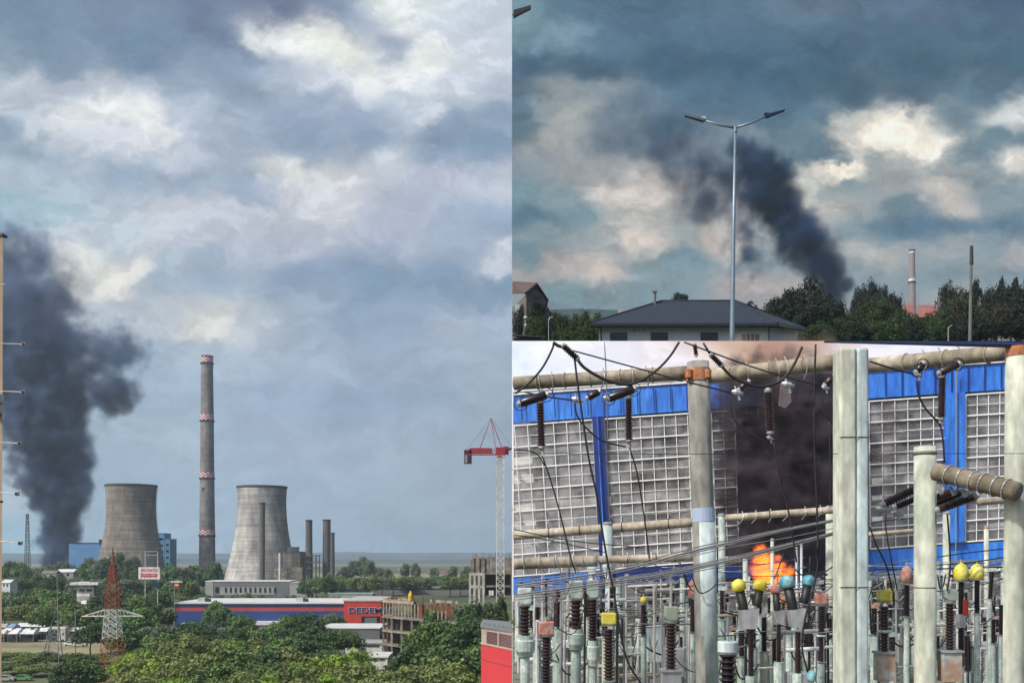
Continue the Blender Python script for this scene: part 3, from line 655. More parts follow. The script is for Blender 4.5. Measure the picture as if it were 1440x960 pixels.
mb = MB(); mb.bar(ap, (X(656, d), d, hi), .05); mb.bar(ap, (-.08, d, Z(627, d)), .05); mb.build('tie_rope', M['greysteel'], e)
mb = MB(); mb.hexa([(bx, d-.6, Z(636, d)), (-.08, d-.6, Z(632, d)), (-.08, d-.6, Z(629, d)), (bx, d-.6, Z(632.5, d)), (bx, d+.6, Z(636, d)), (-.08, d+.6, Z(632, d)), (-.08, d+.6, Z(629, d)), (bx, d+.6, Z(632.5, d))]); mb.build('jib', M['cranered'], e)

# red building with louvred parapet, bottom
d = 150; ax, bx = X(676.5, d), -.06; dn = 138
def ry(x): return d-(x-ax)*2.2
e = empty('red_building', ((ax+bx)/2, d, 0), 'bright red rendered building with a beige louvred rooftop screen', 'building')
zr = Z(905, d)
def slab(z0, z1, m, nm, o_=0, zs=0, xa=ax, xb=bx):
    mb = MB(); mb.hexa([(xa-o_, ry(xa)-o_, z0), (xb, ry(xb)-o_, z0-zs), (xb, ry(xb)-o_, z1-zs), (xa-o_, ry(xa)-o_, z1), (xa-o_, ry(xa)+14, z0), (xb, ry(xb)+18, z0-zs), (xb, ry(xb)+18, z1-zs), (xa-o_, ry(xa)+14, z1)]); return mb.build(nm, m, e)
slab(0, zr, M['wallred'], 'wall'); slab(zr+.01, zr+.12, M['beige'], 'ledge', .08)
slab(zr+.13, Z(880.5, d)-.1, M['beige'], 'screen_wall', -.05)
slab(Z(880.5, d)-.09, Z(878.5, d), M['steel'], 'roof_cap', .12)
mb = MB()
for j in range(9):
    z_ = zr+.35+j*.2
    for (xa, xb) in ((X(684.5, d), X(700, d)), (X(702, d), -.1)):
        mb.add([(xa, ry(xa)-.02, z_), (xb, ry(xb)-.02, z_), (xb, ry(xb)-.07, z_+.13), (xa, ry(xa)-.07, z_+.13)], [(0, 1, 2, 3)])
mb.build('louvre', M['louvre'], e)
mb = MB()
for k in range(6): xx = ax+.6+k*.7; mb.box((xx, ry(xx)+1.5, Z(877, d)), (.35, .35, .5))
mb.build('roof_vent', M['steel'], e)
mb = MB(); mb.add([(ax, ry(ax)-.015, Z(927, d)), (bx, ry(bx)-.015, Z(927, d)-.05), (bx, ry(bx)-.015, Z(926.3, d)-.05), (ax, ry(ax)-.015, Z(926.3, d))], [(0, 1, 2, 3)]); mb.build('render_joint', M['louvre'], e)

# market stalls, bus, cars
roofm = [M['white'], M['roofwhite'], M['paleside'], mat('blue_tarp', (.2,.3,.42), .6)]
ST = [(-6, 8, 879, 885, 372, 2), (8, 20, 881, 886, 372, 3), (20, 42, 879, 883, 376, 0), (42, 66, 880, 884, 376, 1), (0, 14, 887, 893, 350, 0), (15, 27, 888, 894, 350, 1), (28, 40, 886, 892, 348, 0), (41, 50, 888, 894, 350, 2), (-8, 6, 894, 899, 342, 1), (10, 24, 894, 899, 341, 0), (27, 47, 893, 897, 341, 0), (50, 66, 885, 889, 352, 0)]
names = ['pale grey', 'blue', 'long white', 'cream', 'bright white', 'off-white', 'tall white', 'small grey', 'low cream', 'low white', 'wide white', 'end']
ords = ['at the very edge', 'second along the back row', 'third along the back row', 'last along the back row', 'first in the middle row', 'second in the middle row', 'third in the middle row', 'fourth in the middle row', 'first in the front row', 'second in the front row', 'third in the front row', 'beside the tan truck']
for i, (a, b_, y0, y1, dd, mi) in enumerate(ST):
    xa, xb = X(a, dd), X(b_, dd); zt = max(Z(y0, dd), 4.2); ze = zt-1.2
    e = empty('market_stall', ((xa+xb)/2, dd, 0), f'{names[i]} roofed market stall {ords[i]} by the dusty field', 'stall', 'market stalls by the dusty field')
    mb = MB(); xm = (xa+xb)/2
    mb.add([(xa, dd, ze), (xb, dd, ze), (xb, dd+6, ze), (xa, dd+6, ze), (xa+.6, dd+3, zt), (xb-.6, dd+3, zt)], [(0, 1, 5, 4), (1, 2, 5), (2, 3, 4, 5), (3, 0, 4), (3, 2, 1, 0)]); mb.build('canopy', roofm[mi], e)
    mb = MB()
    for xx in (xa+.2, xb-.2):
        for yy in (.2, 5.8): mb.bar((xx, dd+yy, 0), (xx, dd+yy, ze), .09)
    build_each(mb, 'post', M['steel'], e)
    mb = MB(); mb.box((xm, dd+2.5, .9), (abs(xb-xa)*.85, 3, 1.8)); mb.build('counter', M['dark'], e)
d = 345; e = empty('box_truck', (X(81, d), d, 0), 'tan box truck with dark cab parked at the end of the stalls', 'truck')
panel(e, 'cargo_box', M['offwhite'], 83, 94, 882, 900, d, 1.2, 2.6); panel(e, 'dark_side', M['dark'], 70, 82.5, 886, 903, d, 1.2, 2.4); panel(e, 'roof', M['white'], 69, 94.3, 881, 883.3, d, 1.3, 2.9)
panel(e, 'window', M['darkglass'], 90, 91.5, 889, 892, d, 1.3, .2)
mb = MB()
for xx in (74, 90): mb.lathe((X(xx, d), d-1.3, .5), (X(xx, d), d-.9, .5), [(0, .5), (1, .5)], 12)
mb.build('wheel', M['dark'], e)
def car(px, d, c, label, rz=0, cat='car'):
    x0 = X(px, d); e = empty('parked_car', (x0, d, 0), label, cat, 'cars parked at the lower corner')
    prof = [(-2.1, .35), (2.1, .35), (2.15, .75), (1.9, .95), (1.15, 1.02), (.6, 1.45), (-1.1, 1.47), (-1.75, 1.05), (-2.1, .95)]
    mb = MB(); n = len(prof); vs = [(x0+x, d-.85, z) for x, z in prof]+[(x0+x, d+.85, z) for x, z in prof]
    mb.add(vs, [tuple(range(n)), tuple(range(2*n-1, n-1, -1))]+[(i, i+n, (i+1) % n+n, (i+1) % n) for i in range(n)]); mb.build('body', c, e)
    mb = MB(); mb.add([(x0-1.5, d-.86, 1.06), (1.0+x0, d-.86, 1.04), (x0+.55, d-.86, 1.38), (x0-1.05, d-.86, 1.4)], [(0, 1, 2, 3)]); mb.build('side_window', M['darkglass'], e)
    for sx_ in (-1.35, 1.35): mb = MB(); mb.lathe((x0+sx_, d-.9, .33), (x0+sx_, d-.65, .33), [(0, .33), (1, .33)], 12); mb.build('wheel', M['dark'], e)
car(9, 237, M['paleside'], 'silver car in the bottom corner below the grey pylon'); car(32, 238, mat('green_car', (.12,.25,.08), .3), 'green car parked second from the bottom corner'); car(97, 238, mat('slate_car', (.1,.13,.16), .3), 'slate blue car under trees right of the slim grey pylon')
for i, (px_, dd, c_, l) in enumerate(((100, 330, M['white'], 'white car parked beside the tan truck'), (113, 326, M['offwhite'], 'cream car parked beyond the white one near the dry field'))): car(px_, dd, c_, l)

# flats at the left edge with antenna poles and air conditioners
d = 30; e = empty('apartment_block', (X(-3, d), d, CZ), 'narrow edge of a tan apartment wall at the left side of the view', 'building')
mb = MB(); mb.hexa([(-20, d, 12), (X(-.5, d), d, 12), (X(4.3, d), d, Z(331, d)), (-20, d, Z(331, d)), (-20, d+4, 12), (X(-.5, d+4)-.02, d+4, 12), (X(4.3, d+4)-.04, d+4, Z(331, d)), (-20, d+4, Z(331, d))]); mb.build('wall', mat('tan_wall', (.42,.32,.22), .9, .1, 3), e)
mb = MB(); mb.box((X(4.3, d)-.3, d+.1, Z(331, d)+.03), (.62, .3, .06)); mb.build('coping', M['greysteel'], e)
for k, (yy, w_) in enumerate(((562, 7.5), (576, 6.5))):
    e2 = empty('air_conditioner', (X(2, d), d-.2, Z(yy, d)), ['upper', 'lower'][k]+' air conditioner of two stacked on the tan wall edge', 'air conditioner', 'air conditioners on the tan wall')
    mb = MB(); mb.box((X(w_-7, d), d-.2, Z(yy, d)), (.3, .28, .26)); mb.build('case', M['offwhite'], e2)
    mb = MB(); mb.box((X(w_-6, d), d-.35, Z(yy, d)), (.16, .03, .19)); mb.build('grille', M['dark'], e2)
for k, (yl, yr, xr_) in enumerate(((397, 400, 9), (482, 484, 35), (549, 551, 34), (621, 623, 29), (691, 693.5, 25), (759, 763, 29.5), (705, 705, 6))):
    nm = ['short stub pole highest on the tan wall', 'floodlight arm below the smoke top', 'floodlight arm just above the air conditioners', 'floodlight arm just below the air conditioners', 'floodlight arm level with the cooling tower rim', 'lowest floodlight arm by the radio mast', 'stubby dark bracket at the left edge'][k]
    e2 = empty('floodlight_arm', (X(0, 26), 26, Z(yl, 26)), nm, 'lamp arm', 'lamp arms at the left edge')
    mb = MB(); mb.bar((X(-30, 26), 26, Z(yl-.5, 26)), (X(xr_-2, 26), 26, Z(yr, 26)), .012 if k != 6 else .03, 6); mb.build('arm', M['white'] if k != 6 else M['dark'], e2)
    if 0 < k < 6:
        mb = MB(); mb.box((X(xr_-1, 26), 26, Z(yr+.4, 26)), (.085, .1, .1)); mb.build('lamp_head', M['offwhite'], e2)
        mb = MB(); mb.box((X(xr_-1, 26), 25.94, Z(yr+.4, 26)), (.05, .03, .075)); mb.build('lens', M['dark'], e2)

# the air between the camera and the far hills
b = MB(); b.box((-2000, 3300, 288), (10200, 6720, 580)); hz_o = b.build('haze', bpy.data.materials.new('haze_air')); tag(hz_o, kind='stuff')
m = hz_o.data.materials[0]; m.use_nodes = True; n = m.node_tree.nodes; n.remove(n['Principled BSDF']); pv = n.new('ShaderNodeVolumePrincipled')
pv.inputs['Color'].default_value = (.62, .76, .95, 1); pv.inputs['Density'].default_value = 1.1e-4; m.node_tree.links.new(pv.outputs[0], n['Material Output'].inputs['Volume'])

for i, (a, b_, yt, dd, wm, rm, l) in enumerate(((58, 78, 803, 690, 'offwhite', 'tower', 'grey roofed cottage peeping from the trees under the smoke'), (80, 103, 801, 700, 'paleside', 'roofwhite', 'long pale roofed house beside the smoke foot'), (2, 14, 816, 600, 'white', 'roofwhite', 'small white house at the left edge among trees'),
    (112, 128, 846, 470, 'white', 'roofwhite', 'white terrace house step below the flat roofed one'), (104, 120, 872, 395, 'offwhite', 'paleside', 'cream shed behind the thin grey pole'), (96, 112, 884, 365, 'paleside', 'roofwhite', 'pale kiosk beside the tan truck'), (240, 262, 800, 800, 'offwhite', 'bandred', 'low house with dull red roof left of the tall chimney'), (254, 276, 806, 760, 'white', 'rim', 'white house with dark roof left of the tall chimney'),
    (560, 590, 800, 1150, 'paleside', 'tower', 'far brown roofed barn on the plain behind the depot'), (600, 640, 803, 1250, 'offwhite', 'form', 'far rusty roofed warehouse on the plain'))):
    e = building('small_house', l, 'house', a, b_, yt+3, dd, 9, M[wm], None, group='small houses among the trees'); xa, xb, zt = X(a, dd)-.4, X(b_, dd)+.4, Z(yt+3, dd); h_ = Z(yt, dd)-zt+.6
    mb = MB(); mb.add([(xa, dd-.5, zt), (xb, dd-.5, zt), (xb, dd+9.5, zt), (xa, dd+9.5, zt), (xa, dd+4.5, zt+h_), (xb, dd+4.5, zt+h_)], [(0, 1, 5, 4), (1, 2, 5), (2, 3, 4, 5), (3, 0, 4), (3, 2, 1, 0)]); mb.build('gable_roof', M[rm], e)
    for k in range(2): panel(e, 'window', M['darkglass'], a+(b_-a)*(.2+.4*k), a+(b_-a)*(.36+.4*k), yt+5, yt+8, dd, .1, .2)

# ================================================================== TREES
def crown_mesh(name, seed, leafmat, n_clump=46, leaves=44, lsize=.065, shape=(.5, .5, .5), zc=.60, top=0, airy=0):
    """unit-height tree crown (z 0..1, width about 1) from many leaf-sized faces gathered in clumps"""
    r = np.random.default_rng(seed); cs = []
    for i in range(n_clump):
        v = r.normal(size=3); v /= np.linalg.norm(v); rad = r.uniform(.35, 1)**.45
        if v[2] < -.55: v[2] *= .5
        lump = 1+.22*math.sin(3.1*v[0]+seed)+.18*math.sin(4.7*v[1]+seed*2+v[2]*3)
        c = v*rad*lump*.82
        if top: k = 1-.62*max(0, (c[2]+.5)/1.5)**1.1; c[0] *= k; c[1] *= k
        cs.append((c[0]*shape[0], c[1]*shape[1], zc+c[2]*shape[2]*.78, r.uniform(.10, .19)*(1-airy*.4)))
    allv = []
    for (x, y, z, cr_) in cs:
        n = leaves; p = r.normal(size=(n, 3)); p /= np.linalg.norm(p, axis=1)[:, None]; rr = cr_*r.uniform(.35, 1.12, n)**.6
        c = np.array([x, y, z])+p*rr[:, None]*np.array([1, 1, .8])
        nrm = p+r.normal(size=(n, 3))*.55; nrm[:, 2] += .35; nrm /= np.linalg.norm(nrm, axis=1)[:, None]
        t = np.cross(nrm, r.normal(size=(n, 3))); t /= np.linalg.norm(t, axis=1)[:, None]+1e-9; b = np.cross(nrm, t)
        s = lsize*r.uniform(.6, 1.35, n)[:, None]; sb = s*r.uniform(.5, .9, n)[:, None]
        allv.append(np.stack([c-t*s, c-b*sb, c+t*s, c+b*sb], 1).reshape(-1, 3))
    v = np.concatenate(allv); nq = len(v)//4
    me = bpy.data.meshes.new(name); me.vertices.add(len(v)); me.vertices.foreach_set('co', v.ravel())
    me.loops.add(nq*4); me.loops.foreach_set('vertex_index', np.arange(nq*4)); me.polygons.add(nq)
    me.polygons.foreach_set('loop_start', np.arange(0, nq*4, 4)); me.polygons.foreach_set('loop_total', np.full(nq, 4)); me.update(calc_edges=True)
    me.materials.append(leafmat); return me, cs
def trunk_mesh(cs, seed):
    r = random.Random(seed); mb = MB()
    mb.tube([(0, 0, -.06), (.01, .005, .2), (-.01, .01, .42), (.01, 0, .7)], [.026, .02, .014, .006], 7)
    for (x, y, z, q) in cs[:9]:
        s = Vector((0, 0, r.uniform(.25, .5))); mb.tube([s, s.lerp(Vector((x, y, z)), .5)+Vector((0, 0, -.02)), Vector((x, y, z))], [.011, .008, .003], 5)
    me = bpy.data.meshes.new('trunk'); me.from_pydata(mb.v, [], mb.f); me.materials.append(M['bark']); me.update(); return me
KINDS = {}
def kinds(k, variants, **kw):
    KINDS[k] = []
    for s in range(variants):
        me, cs = crown_mesh('crown', hash_(k)+s*13, LEAF[kw.get('leaf', k)], **{a: b for a, b in kw.items() if a != 'leaf'}); KINDS[k].append((me, trunk_mesh(cs, s)))
def hash_(s): return sum(ord(c)*(i+3) for i, c in enumerate(s)) % 9973
for k in ('dark', 'mid', 'olive', 'bright', 'grey'): kinds(k, 3, n_clump=60, leaves=60, lsize=.034)
kinds('night', 3, n_clump=75, leaves=90, lsize=.024); kinds('nightgreen', 2, n_clump=75, leaves=90, lsize=.024); kinds('nightbrown', 2, n_clump=75, leaves=80, lsize=.024)
kinds('poplar', 3, leaf='night', n_clump=75, leaves=80, lsize=.020, shape=(.36, .36, .62), zc=.5, top=1, airy=1)
kinds('shrub', 2, leaf='mid', n_clump=40, leaves=60, lsize=.04, shape=(.5, .5, .5), zc=.48)
kinds('duskshrub', 2, leaf='nightgreen', n_clump=60, leaves=90, lsize=.028, shape=(.5, .5, .5), zc=.48)
TREES = []
def tree(kind, px, ytop, d, wpx, zb=0., clump=None, name='tree', group='trees around the plant and store', cat='tree'):
    if px < 720 and name == 'tree' and ytop > 795: d = min(d, 42000/((ytop-780)+.9*wpx))
    v = random.choice(KINDS[kind]); x = X(px, d); h = Z(ytop, d)-zb; wd = wpx/F*d
    e = empty(name, (x, d, zb)); e.rotation_euler = (0, 0, random.uniform(0, 6.28)); e.scale = (wd, wd, h)
    tag(e, None, cat, group)
    c = bpy.data.objects.new('crown', v[0]); col.objects.link(c); c.parent = e
    t = bpy.data.objects.new('trunk', v[1]); col.objects.link(t); t.parent = e
    if v[0].name.startswith('crown') and kind in ('shrub', 'duskshrub'): pass
    TREES.append((e, kind, px, ytop, d, clump)); return e
def row(x0, x1, yt, d, sp, w_, ks, zone, jy=4, zb=0., **kw):
    x = x0+random.uniform(0, sp*.3)
    while x < x1:
        y = (yt(x) if callable(yt) else yt)+random.uniform(-jy, jy)*.6
        dd = d*random.uniform(.975, 1.025); ww = w_*random.uniform(.85, 1.2)
        if x+ww*.52 > 718 and x < 720: x += sp; continue
        if 720 <= x < 720+ww*.52: x += sp; continue
        tree(random.choice(ks), x, y, dd, ww, clump=zone, zb=zb if not callable(zb) else zb(dd), **kw); x += sp*random.uniform(.85, 1.15)
G = ['grey', 'dark', 'grey', 'mid']
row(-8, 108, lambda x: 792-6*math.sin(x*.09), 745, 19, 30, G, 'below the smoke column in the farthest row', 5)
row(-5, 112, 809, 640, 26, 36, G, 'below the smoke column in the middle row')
row(0, 108, lambda x: 828+3*math.sin(x*.1), 540, 27, 42, ['mid', 'dark', 'grey'], 'behind the market stalls')
row(0, 100, 847, 450, 24, 46, ['mid', 'dark', 'olive'], 'right behind the market stalls', 3)
row(120, 160, 784, 800, 14, 28, ['dark', 'grey'], 'at the foot of the brown cooling tower', 4)
row(166, 200, 780, 790, 16, 34, ['dark'], 'at the foot of the brown cooling tower', 3)
row(200, 290, 796, 760, 20, 34, ['dark', 'grey', 'mid'], 'between the brown cooling tower and the tall chimney')
tree('dark', 304, 787, 780, 22, clump='directly right of the tall chimney base'); tree('mid', 286, 800, 770, 22, clump='directly left of the tall chimney base')
row(140, 282, 812, 600, 22, 40, ['dark', 'grey', 'mid'], 'around the white billboard')
row(150, 244, 830, 480, 24, 46, ['dark', 'mid'], 'below the white billboard', 5)
row(110, 240, 852, 400, 26, 52, ['dark', 'mid', 'dark'], 'behind the red and white pylon', 6)
row(120, 240, 876, 350, 27, 56, ['dark', 'mid', 'grey'], 'beside the white section of the red pylon', 5)
row(250, 480, 836, 560, 19, 32, ['dark', 'olive', 'grey', 'mid'], 'between the grey hall and the store roof', 3)
row(428, 478, lambda x: 806+abs(x-452)*.5, 660, 14, 30, ['mid', 'grey', 'dark'], 'right of the grey hall')
row(486, 534, lambda x: 782 + (x-510)**2*.03, 1000, 11, 20, ['grey', 'dark'], 'on the horizon below the twin chimneys', 2)
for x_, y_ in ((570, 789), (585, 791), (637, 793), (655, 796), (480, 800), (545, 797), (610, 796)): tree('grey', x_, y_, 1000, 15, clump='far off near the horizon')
row(470, 665, 808, 900, 17, 30, ['grey', 'mid', 'olive'], 'in the band behind the long dark depot', 3)
row(240, 300, lambda x: 876-5*math.sin(x*.1), 385, 19, 34, ['dark', 'mid'], 'in front of the left end of the store', 4)
tree('mid', 303, 846, 380, 40, clump='tallest before the blue store wall'); tree('dark', 318, 858, 372, 40, clump='tallest before the blue store wall')
tree('mid', 341, 864, 372, 42, clump='tallest before the blue store wall')
row(325, 400, 880, 350, 22, 42, ['mid', 'olive', 'dark'], 'before the middle of the store', 4)
row(400, 440, 864, 370, 17, 40, ['dark', 'dark', 'mid'], 'hiding the right half of the store', 3)
row(440, 486, 884, 320, 22, 42, ['mid', 'dark'], 'left of the wide white shed', 4)
row(458, 482, 860, 395, 14, 24, ['mid', 'grey'], 'left of the red store front', 3)
row(215, 450, 893, 310, 30, 62, ['mid', 'dark', 'olive', 'olive'], 'across the middle of the wood', 6)
row(184, 500, 912, 268, 34, 74, ['mid', 'olive', 'olive', 'dark', 'bright'], 'across the lower wood', 6)
row(188, 545, 934, 238, 40, 84, ['olive', 'olive', 'mid'], 'along the bottom edge of the wood', 6)
row(190, 545, 950, 222, 42, 84, ['olive', 'mid', 'bright'], 'at the very bottom of the wood', 4)
for x_, y_, d_, w_ in ((226, 929, 226, 78), (325, 906, 262, 78), (440, 924, 240, 80), (262, 938, 220, 60)): tree('bright', x_, y_, d_, w_, clump='among the duller trees of the lower wood')
row(-5, 150, 917, 268, 22, 44, ['mid', 'olive', 'mid'], 'below the dry field', 5, name='shrub')
row(-5, 60, 932, 248, 24, 46, ['mid', 'olive'], 'near the bottom left corner', 4, name='shrub')
row(95, 132, 928, 246, 24, 50, ['mid', 'dark', 'olive'], 'left of the red pylon foot', 4)
row(642, 700, lambda x: 842+(700-x)*.16, 282, 22, 62, ['dark', 'mid', 'dark'], 'below the white crane mast', 4)
row(600, 690, lambda x: 866-abs(x-660)*.1, 262, 26, 68, ['dark', 'mid'], 'left of the red building', 5)
row(598, 665, lambda x: 882-(x-566)*.06, 240, 27, 72, ['dark', 'dark', 'mid'], 'in front of the unfinished concrete frame', 6)
row(578, 680, 906, 224, 28, 72, ['dark', 'mid'], 'left of the red building lower down', 6)
row(566, 650, 930, 212, 30, 76, ['mid', 'dark', 'olive'], 'at the bottom beside the red building', 5)
row(500, 560, 950, 236, 28, 60, ['mid', 'olive', 'dark'], 'below the small white hut', 4)
for x_, y_, w_ in ((705, 838, 22), (694, 846, 34), (668, 870, 40)): tree('dark', x_, y_, 250 if x_ < 680 else 290, w_, clump='tucked behind the red building')
# ---- hillside with houses (upper right)
hb = lambda d: hz(0, d)-.3
gr = 'trees around the dark roofed house'
kw = dict(zb=hb, group=gr)
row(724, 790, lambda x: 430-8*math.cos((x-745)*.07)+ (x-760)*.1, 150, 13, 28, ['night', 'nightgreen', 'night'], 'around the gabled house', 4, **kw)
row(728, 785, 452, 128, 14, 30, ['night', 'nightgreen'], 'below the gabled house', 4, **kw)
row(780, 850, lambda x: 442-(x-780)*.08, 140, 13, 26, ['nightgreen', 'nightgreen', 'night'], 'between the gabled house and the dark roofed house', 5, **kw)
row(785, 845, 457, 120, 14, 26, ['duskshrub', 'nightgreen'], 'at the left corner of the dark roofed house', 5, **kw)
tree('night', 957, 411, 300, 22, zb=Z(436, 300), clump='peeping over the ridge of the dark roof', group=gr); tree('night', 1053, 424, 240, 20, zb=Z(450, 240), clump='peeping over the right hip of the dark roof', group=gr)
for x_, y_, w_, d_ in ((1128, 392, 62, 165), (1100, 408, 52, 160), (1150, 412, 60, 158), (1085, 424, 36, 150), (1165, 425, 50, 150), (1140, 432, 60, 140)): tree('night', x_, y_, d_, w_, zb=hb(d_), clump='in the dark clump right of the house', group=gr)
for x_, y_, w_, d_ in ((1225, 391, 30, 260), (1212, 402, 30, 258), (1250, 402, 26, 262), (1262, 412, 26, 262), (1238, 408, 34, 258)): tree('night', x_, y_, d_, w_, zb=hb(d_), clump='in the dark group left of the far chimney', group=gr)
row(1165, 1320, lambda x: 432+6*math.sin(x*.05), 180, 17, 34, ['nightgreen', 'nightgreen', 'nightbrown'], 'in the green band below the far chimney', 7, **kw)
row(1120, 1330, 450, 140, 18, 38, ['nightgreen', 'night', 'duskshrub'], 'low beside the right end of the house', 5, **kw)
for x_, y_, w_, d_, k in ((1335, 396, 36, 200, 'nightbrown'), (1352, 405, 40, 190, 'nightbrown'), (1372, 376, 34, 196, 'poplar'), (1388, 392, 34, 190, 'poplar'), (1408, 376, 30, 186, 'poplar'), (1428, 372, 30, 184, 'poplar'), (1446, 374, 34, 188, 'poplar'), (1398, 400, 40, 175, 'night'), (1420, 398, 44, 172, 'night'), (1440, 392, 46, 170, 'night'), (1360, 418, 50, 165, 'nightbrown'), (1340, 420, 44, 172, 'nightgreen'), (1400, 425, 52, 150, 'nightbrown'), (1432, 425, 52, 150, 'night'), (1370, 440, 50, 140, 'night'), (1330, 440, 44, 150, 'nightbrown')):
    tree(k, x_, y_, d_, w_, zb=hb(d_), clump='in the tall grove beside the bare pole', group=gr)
# labels: look + landmark, then the order within its look-alikes
DESC = {'dark': 'dark green tree with dense crown', 'mid': 'mid green leafy tree', 'olive': 'dull olive tree', 'bright': 'bright yellow-green tree', 'grey': 'grey-green hazy tree', 'night': 'nearly black tree', 'nightgreen': 'deep green tree', 'nightbrown': 'brownish dark tree', 'poplar': 'slim pointed tree', 'shrub': 'green shrub', 'duskshrub': 'deep green shrub'}
NUM = ['first', 'second', 'third', 'fourth', 'fifth', 'sixth', 'seventh', 'eighth', 'ninth', 'tenth', 'eleventh', 'twelfth', 'thirteenth', 'fourteenth', 'fifteenth', 'sixteenth', 'seventeenth', 'eighteenth', 'nineteenth', 'twentieth']
NUM += ['twenty-'+q for q in NUM[:9]]+['thirtieth']+['thirty-'+q for q in NUM[:9]]
def autolabel(items):
    by = {}
    for it in items: by.setdefault((it[1], it[5]), []).append(it)
    for (k, cl), L_ in by.items():
        L_.sort(key=lambda t: t[2])
        for i, t in enumerate(L_):
            base = DESC[k]+' '+cl
            if t[0].name.startswith('shrub'): base = base.replace('tree', 'shrub')
            t[0]['label'] = base if len(L_) == 1 else f'{NUM[i]} from left, {base}'
            if len(t[0]['label'].split()) > 16: t[0]['label'] = t[0]['label'].replace(' with dense crown', '').replace(' leafy', '').replace(' hazy', '')
autolabel(TREES)
print('trees', len(TREES))

# ================================================================== UPPER RIGHT: houses, lamps, far chimney on the hillside
def hex_house(name, label, d, pts, m): pass
slate = mat('dark_slate', (.022,.030,.044), .6, .25, 1.5, bump=.6, bscale=14, stretch=(1, 1, 5)); housewall = mat('shaded_white_render', (.40,.46,.52), .9, .08, 1.5)  # white house wall; its bluish shade is mixed into the base colour
housedark = mat('black_window', (.006,.008,.012), .25, .1); brownroof = mat('brown_tiles', (.10,.065,.055), .8, .2, 2); hw2 = mat('drab_render', (.16,.14,.13), .9, .15, 1)
d = 96; zb = hz(0, d)-.4; s = d/F; ze = Z(460, d); zr = Z(422.5, d)
xL, xR = X(842, d), X(1082, d); xRb = X(1121, d+14); yB = d+14
e = empty('bungalow', (X(980, d), d, zb), 'white walled bungalow with wide dark slate hip roof and dark windows', 'house')
mb = MB(); mb.hexa([(xL, d, zb), (xR, d, zb), (xR, d, ze), (xL, d, ze), (xL+1.5, yB, zb), (xRb, yB, zb), (xRb, yB, Z(462, yB)), (xL+1.5, yB, Z(462, yB))]); mb.build('wall', housewall, e)
rl, rr_ = Vector((X(931, d+6), d+6, Z(423, d+6))), Vector((X(1034, d+6), d+6, Z(423, d+6)))
zo = ze-.12; fl, fr = Vector((X(830.5, d-1), d-1, zo)), Vector((X(1094, d-1), d-1, zo)); br, bl = Vector((X(1133, d+13), d+13, Z(464.5, d+13))), Vector((X(842, d+14), d+14, Z(463, d+14)))
mb = MB(); th = Vector((0, 0, .32))
mb.add([fl, fr, br, bl, rl, rr_, fl+th, fr+th, br+th, bl+th], [(6, 7, 5, 4), (7, 8, 5), (8, 9, 4, 5), (9, 6, 4), (3, 2, 1, 0), (0, 1, 7, 6), (1, 2, 8, 7), (2, 3, 9, 8), (3, 0, 6, 9)])
rf = mb.build('roof', slate, e)
mb = MB()
for a, b_ in ((fl+th, rl), (fr+th, rr_), (rl, rr_), (br+th, rr_)): mb.bar(a+Vector((0, 0, .02)), b_+Vector((0, 0, .04)), .09, 6)
mb.build('ridge_tiles', slate, rf)
mb = MB()
for a, b_ in ((fl, fr), (fr, br)): mb.bar(a+Vector((0, -.1, .02)), b_+Vector((0, -.1, .02)), .14, 6)
mb.build('gutter', housedark, rf)
mb = MB(); mb.bar((X(921, d+5), d+5, Z(424, d+5)-.6), (X(921, d+5), d+5, Z(411.5, d+5)), .13, 8); mb.box((X(921, d+5), d+5, Z(410.5, d+5)), (.4, .4, .12)); mb.build('flue', M['greysteel'], rf)
mb = MB(); mb.box((X(873, d+8), d+8, Z(441, d+8)), (.5, .5, .9)); mb.build('roof_vent', M['paleside'], rf)
for x0, x1, y0 in ((858, 882, 467.5), (915, 939, 467.5), (985, 1009.5, 467.5), (1043, 1067, 470)):
    mb = MB(); mb.box((X((x0+x1)/2, d), d-.02, Z(y0, d)-.75), (s*(x1-x0), .12, 1.5)); w_ = mb.build('window', housedark, e)
    if x0 > 1000:
        mb = MB(); mb.box((X(1055, d), d-.1, Z(y0, d)-.75), (.07, .06, 1.5)); mb.box((X(1049, d), d-.1, Z(y0, d)-.75), (.05, .06, 1.5)); mb.box((X(1061, d), d-.1, Z(y0, d)-.75), (.05, .06, 1.5)); mb.build('glazing_bar', housewall, w_)
    elif x0 == 985:
        mb = MB(); mb.box((X(997, d), d-.1, Z(y0, d)-.75), (.08, .06, 1.5)); mb.build('glazing_bar', slate, w_)
for xx in (892, 905): mb = MB(); mb.lathe((X(xx, d), d-.03, Z(464.5, d)), (X(xx, d), d+.05, Z(464.5, d)), [(0, .07), (1, .07)], 10); mb.build('vent_hole', housedark, e)
for xx in (845, 1081): mb = MB(); mb.tube([(X(xx-1, d), d-.5, ze), (X(xx, d), d-.12, ze-.35), (X(xx, d), d-.12, zb)], .06, 6); mb.build('downpipe', slate, e)
for k in range(3):
    mb = MB(); xx = 1103+k*4.5; mb.box((X(xx, d+7), d+5.6+k*1.9, Z(472, d)-.4), (.12, .8, 1.4), rz=-.3); mb.build('side_window', slate, e)
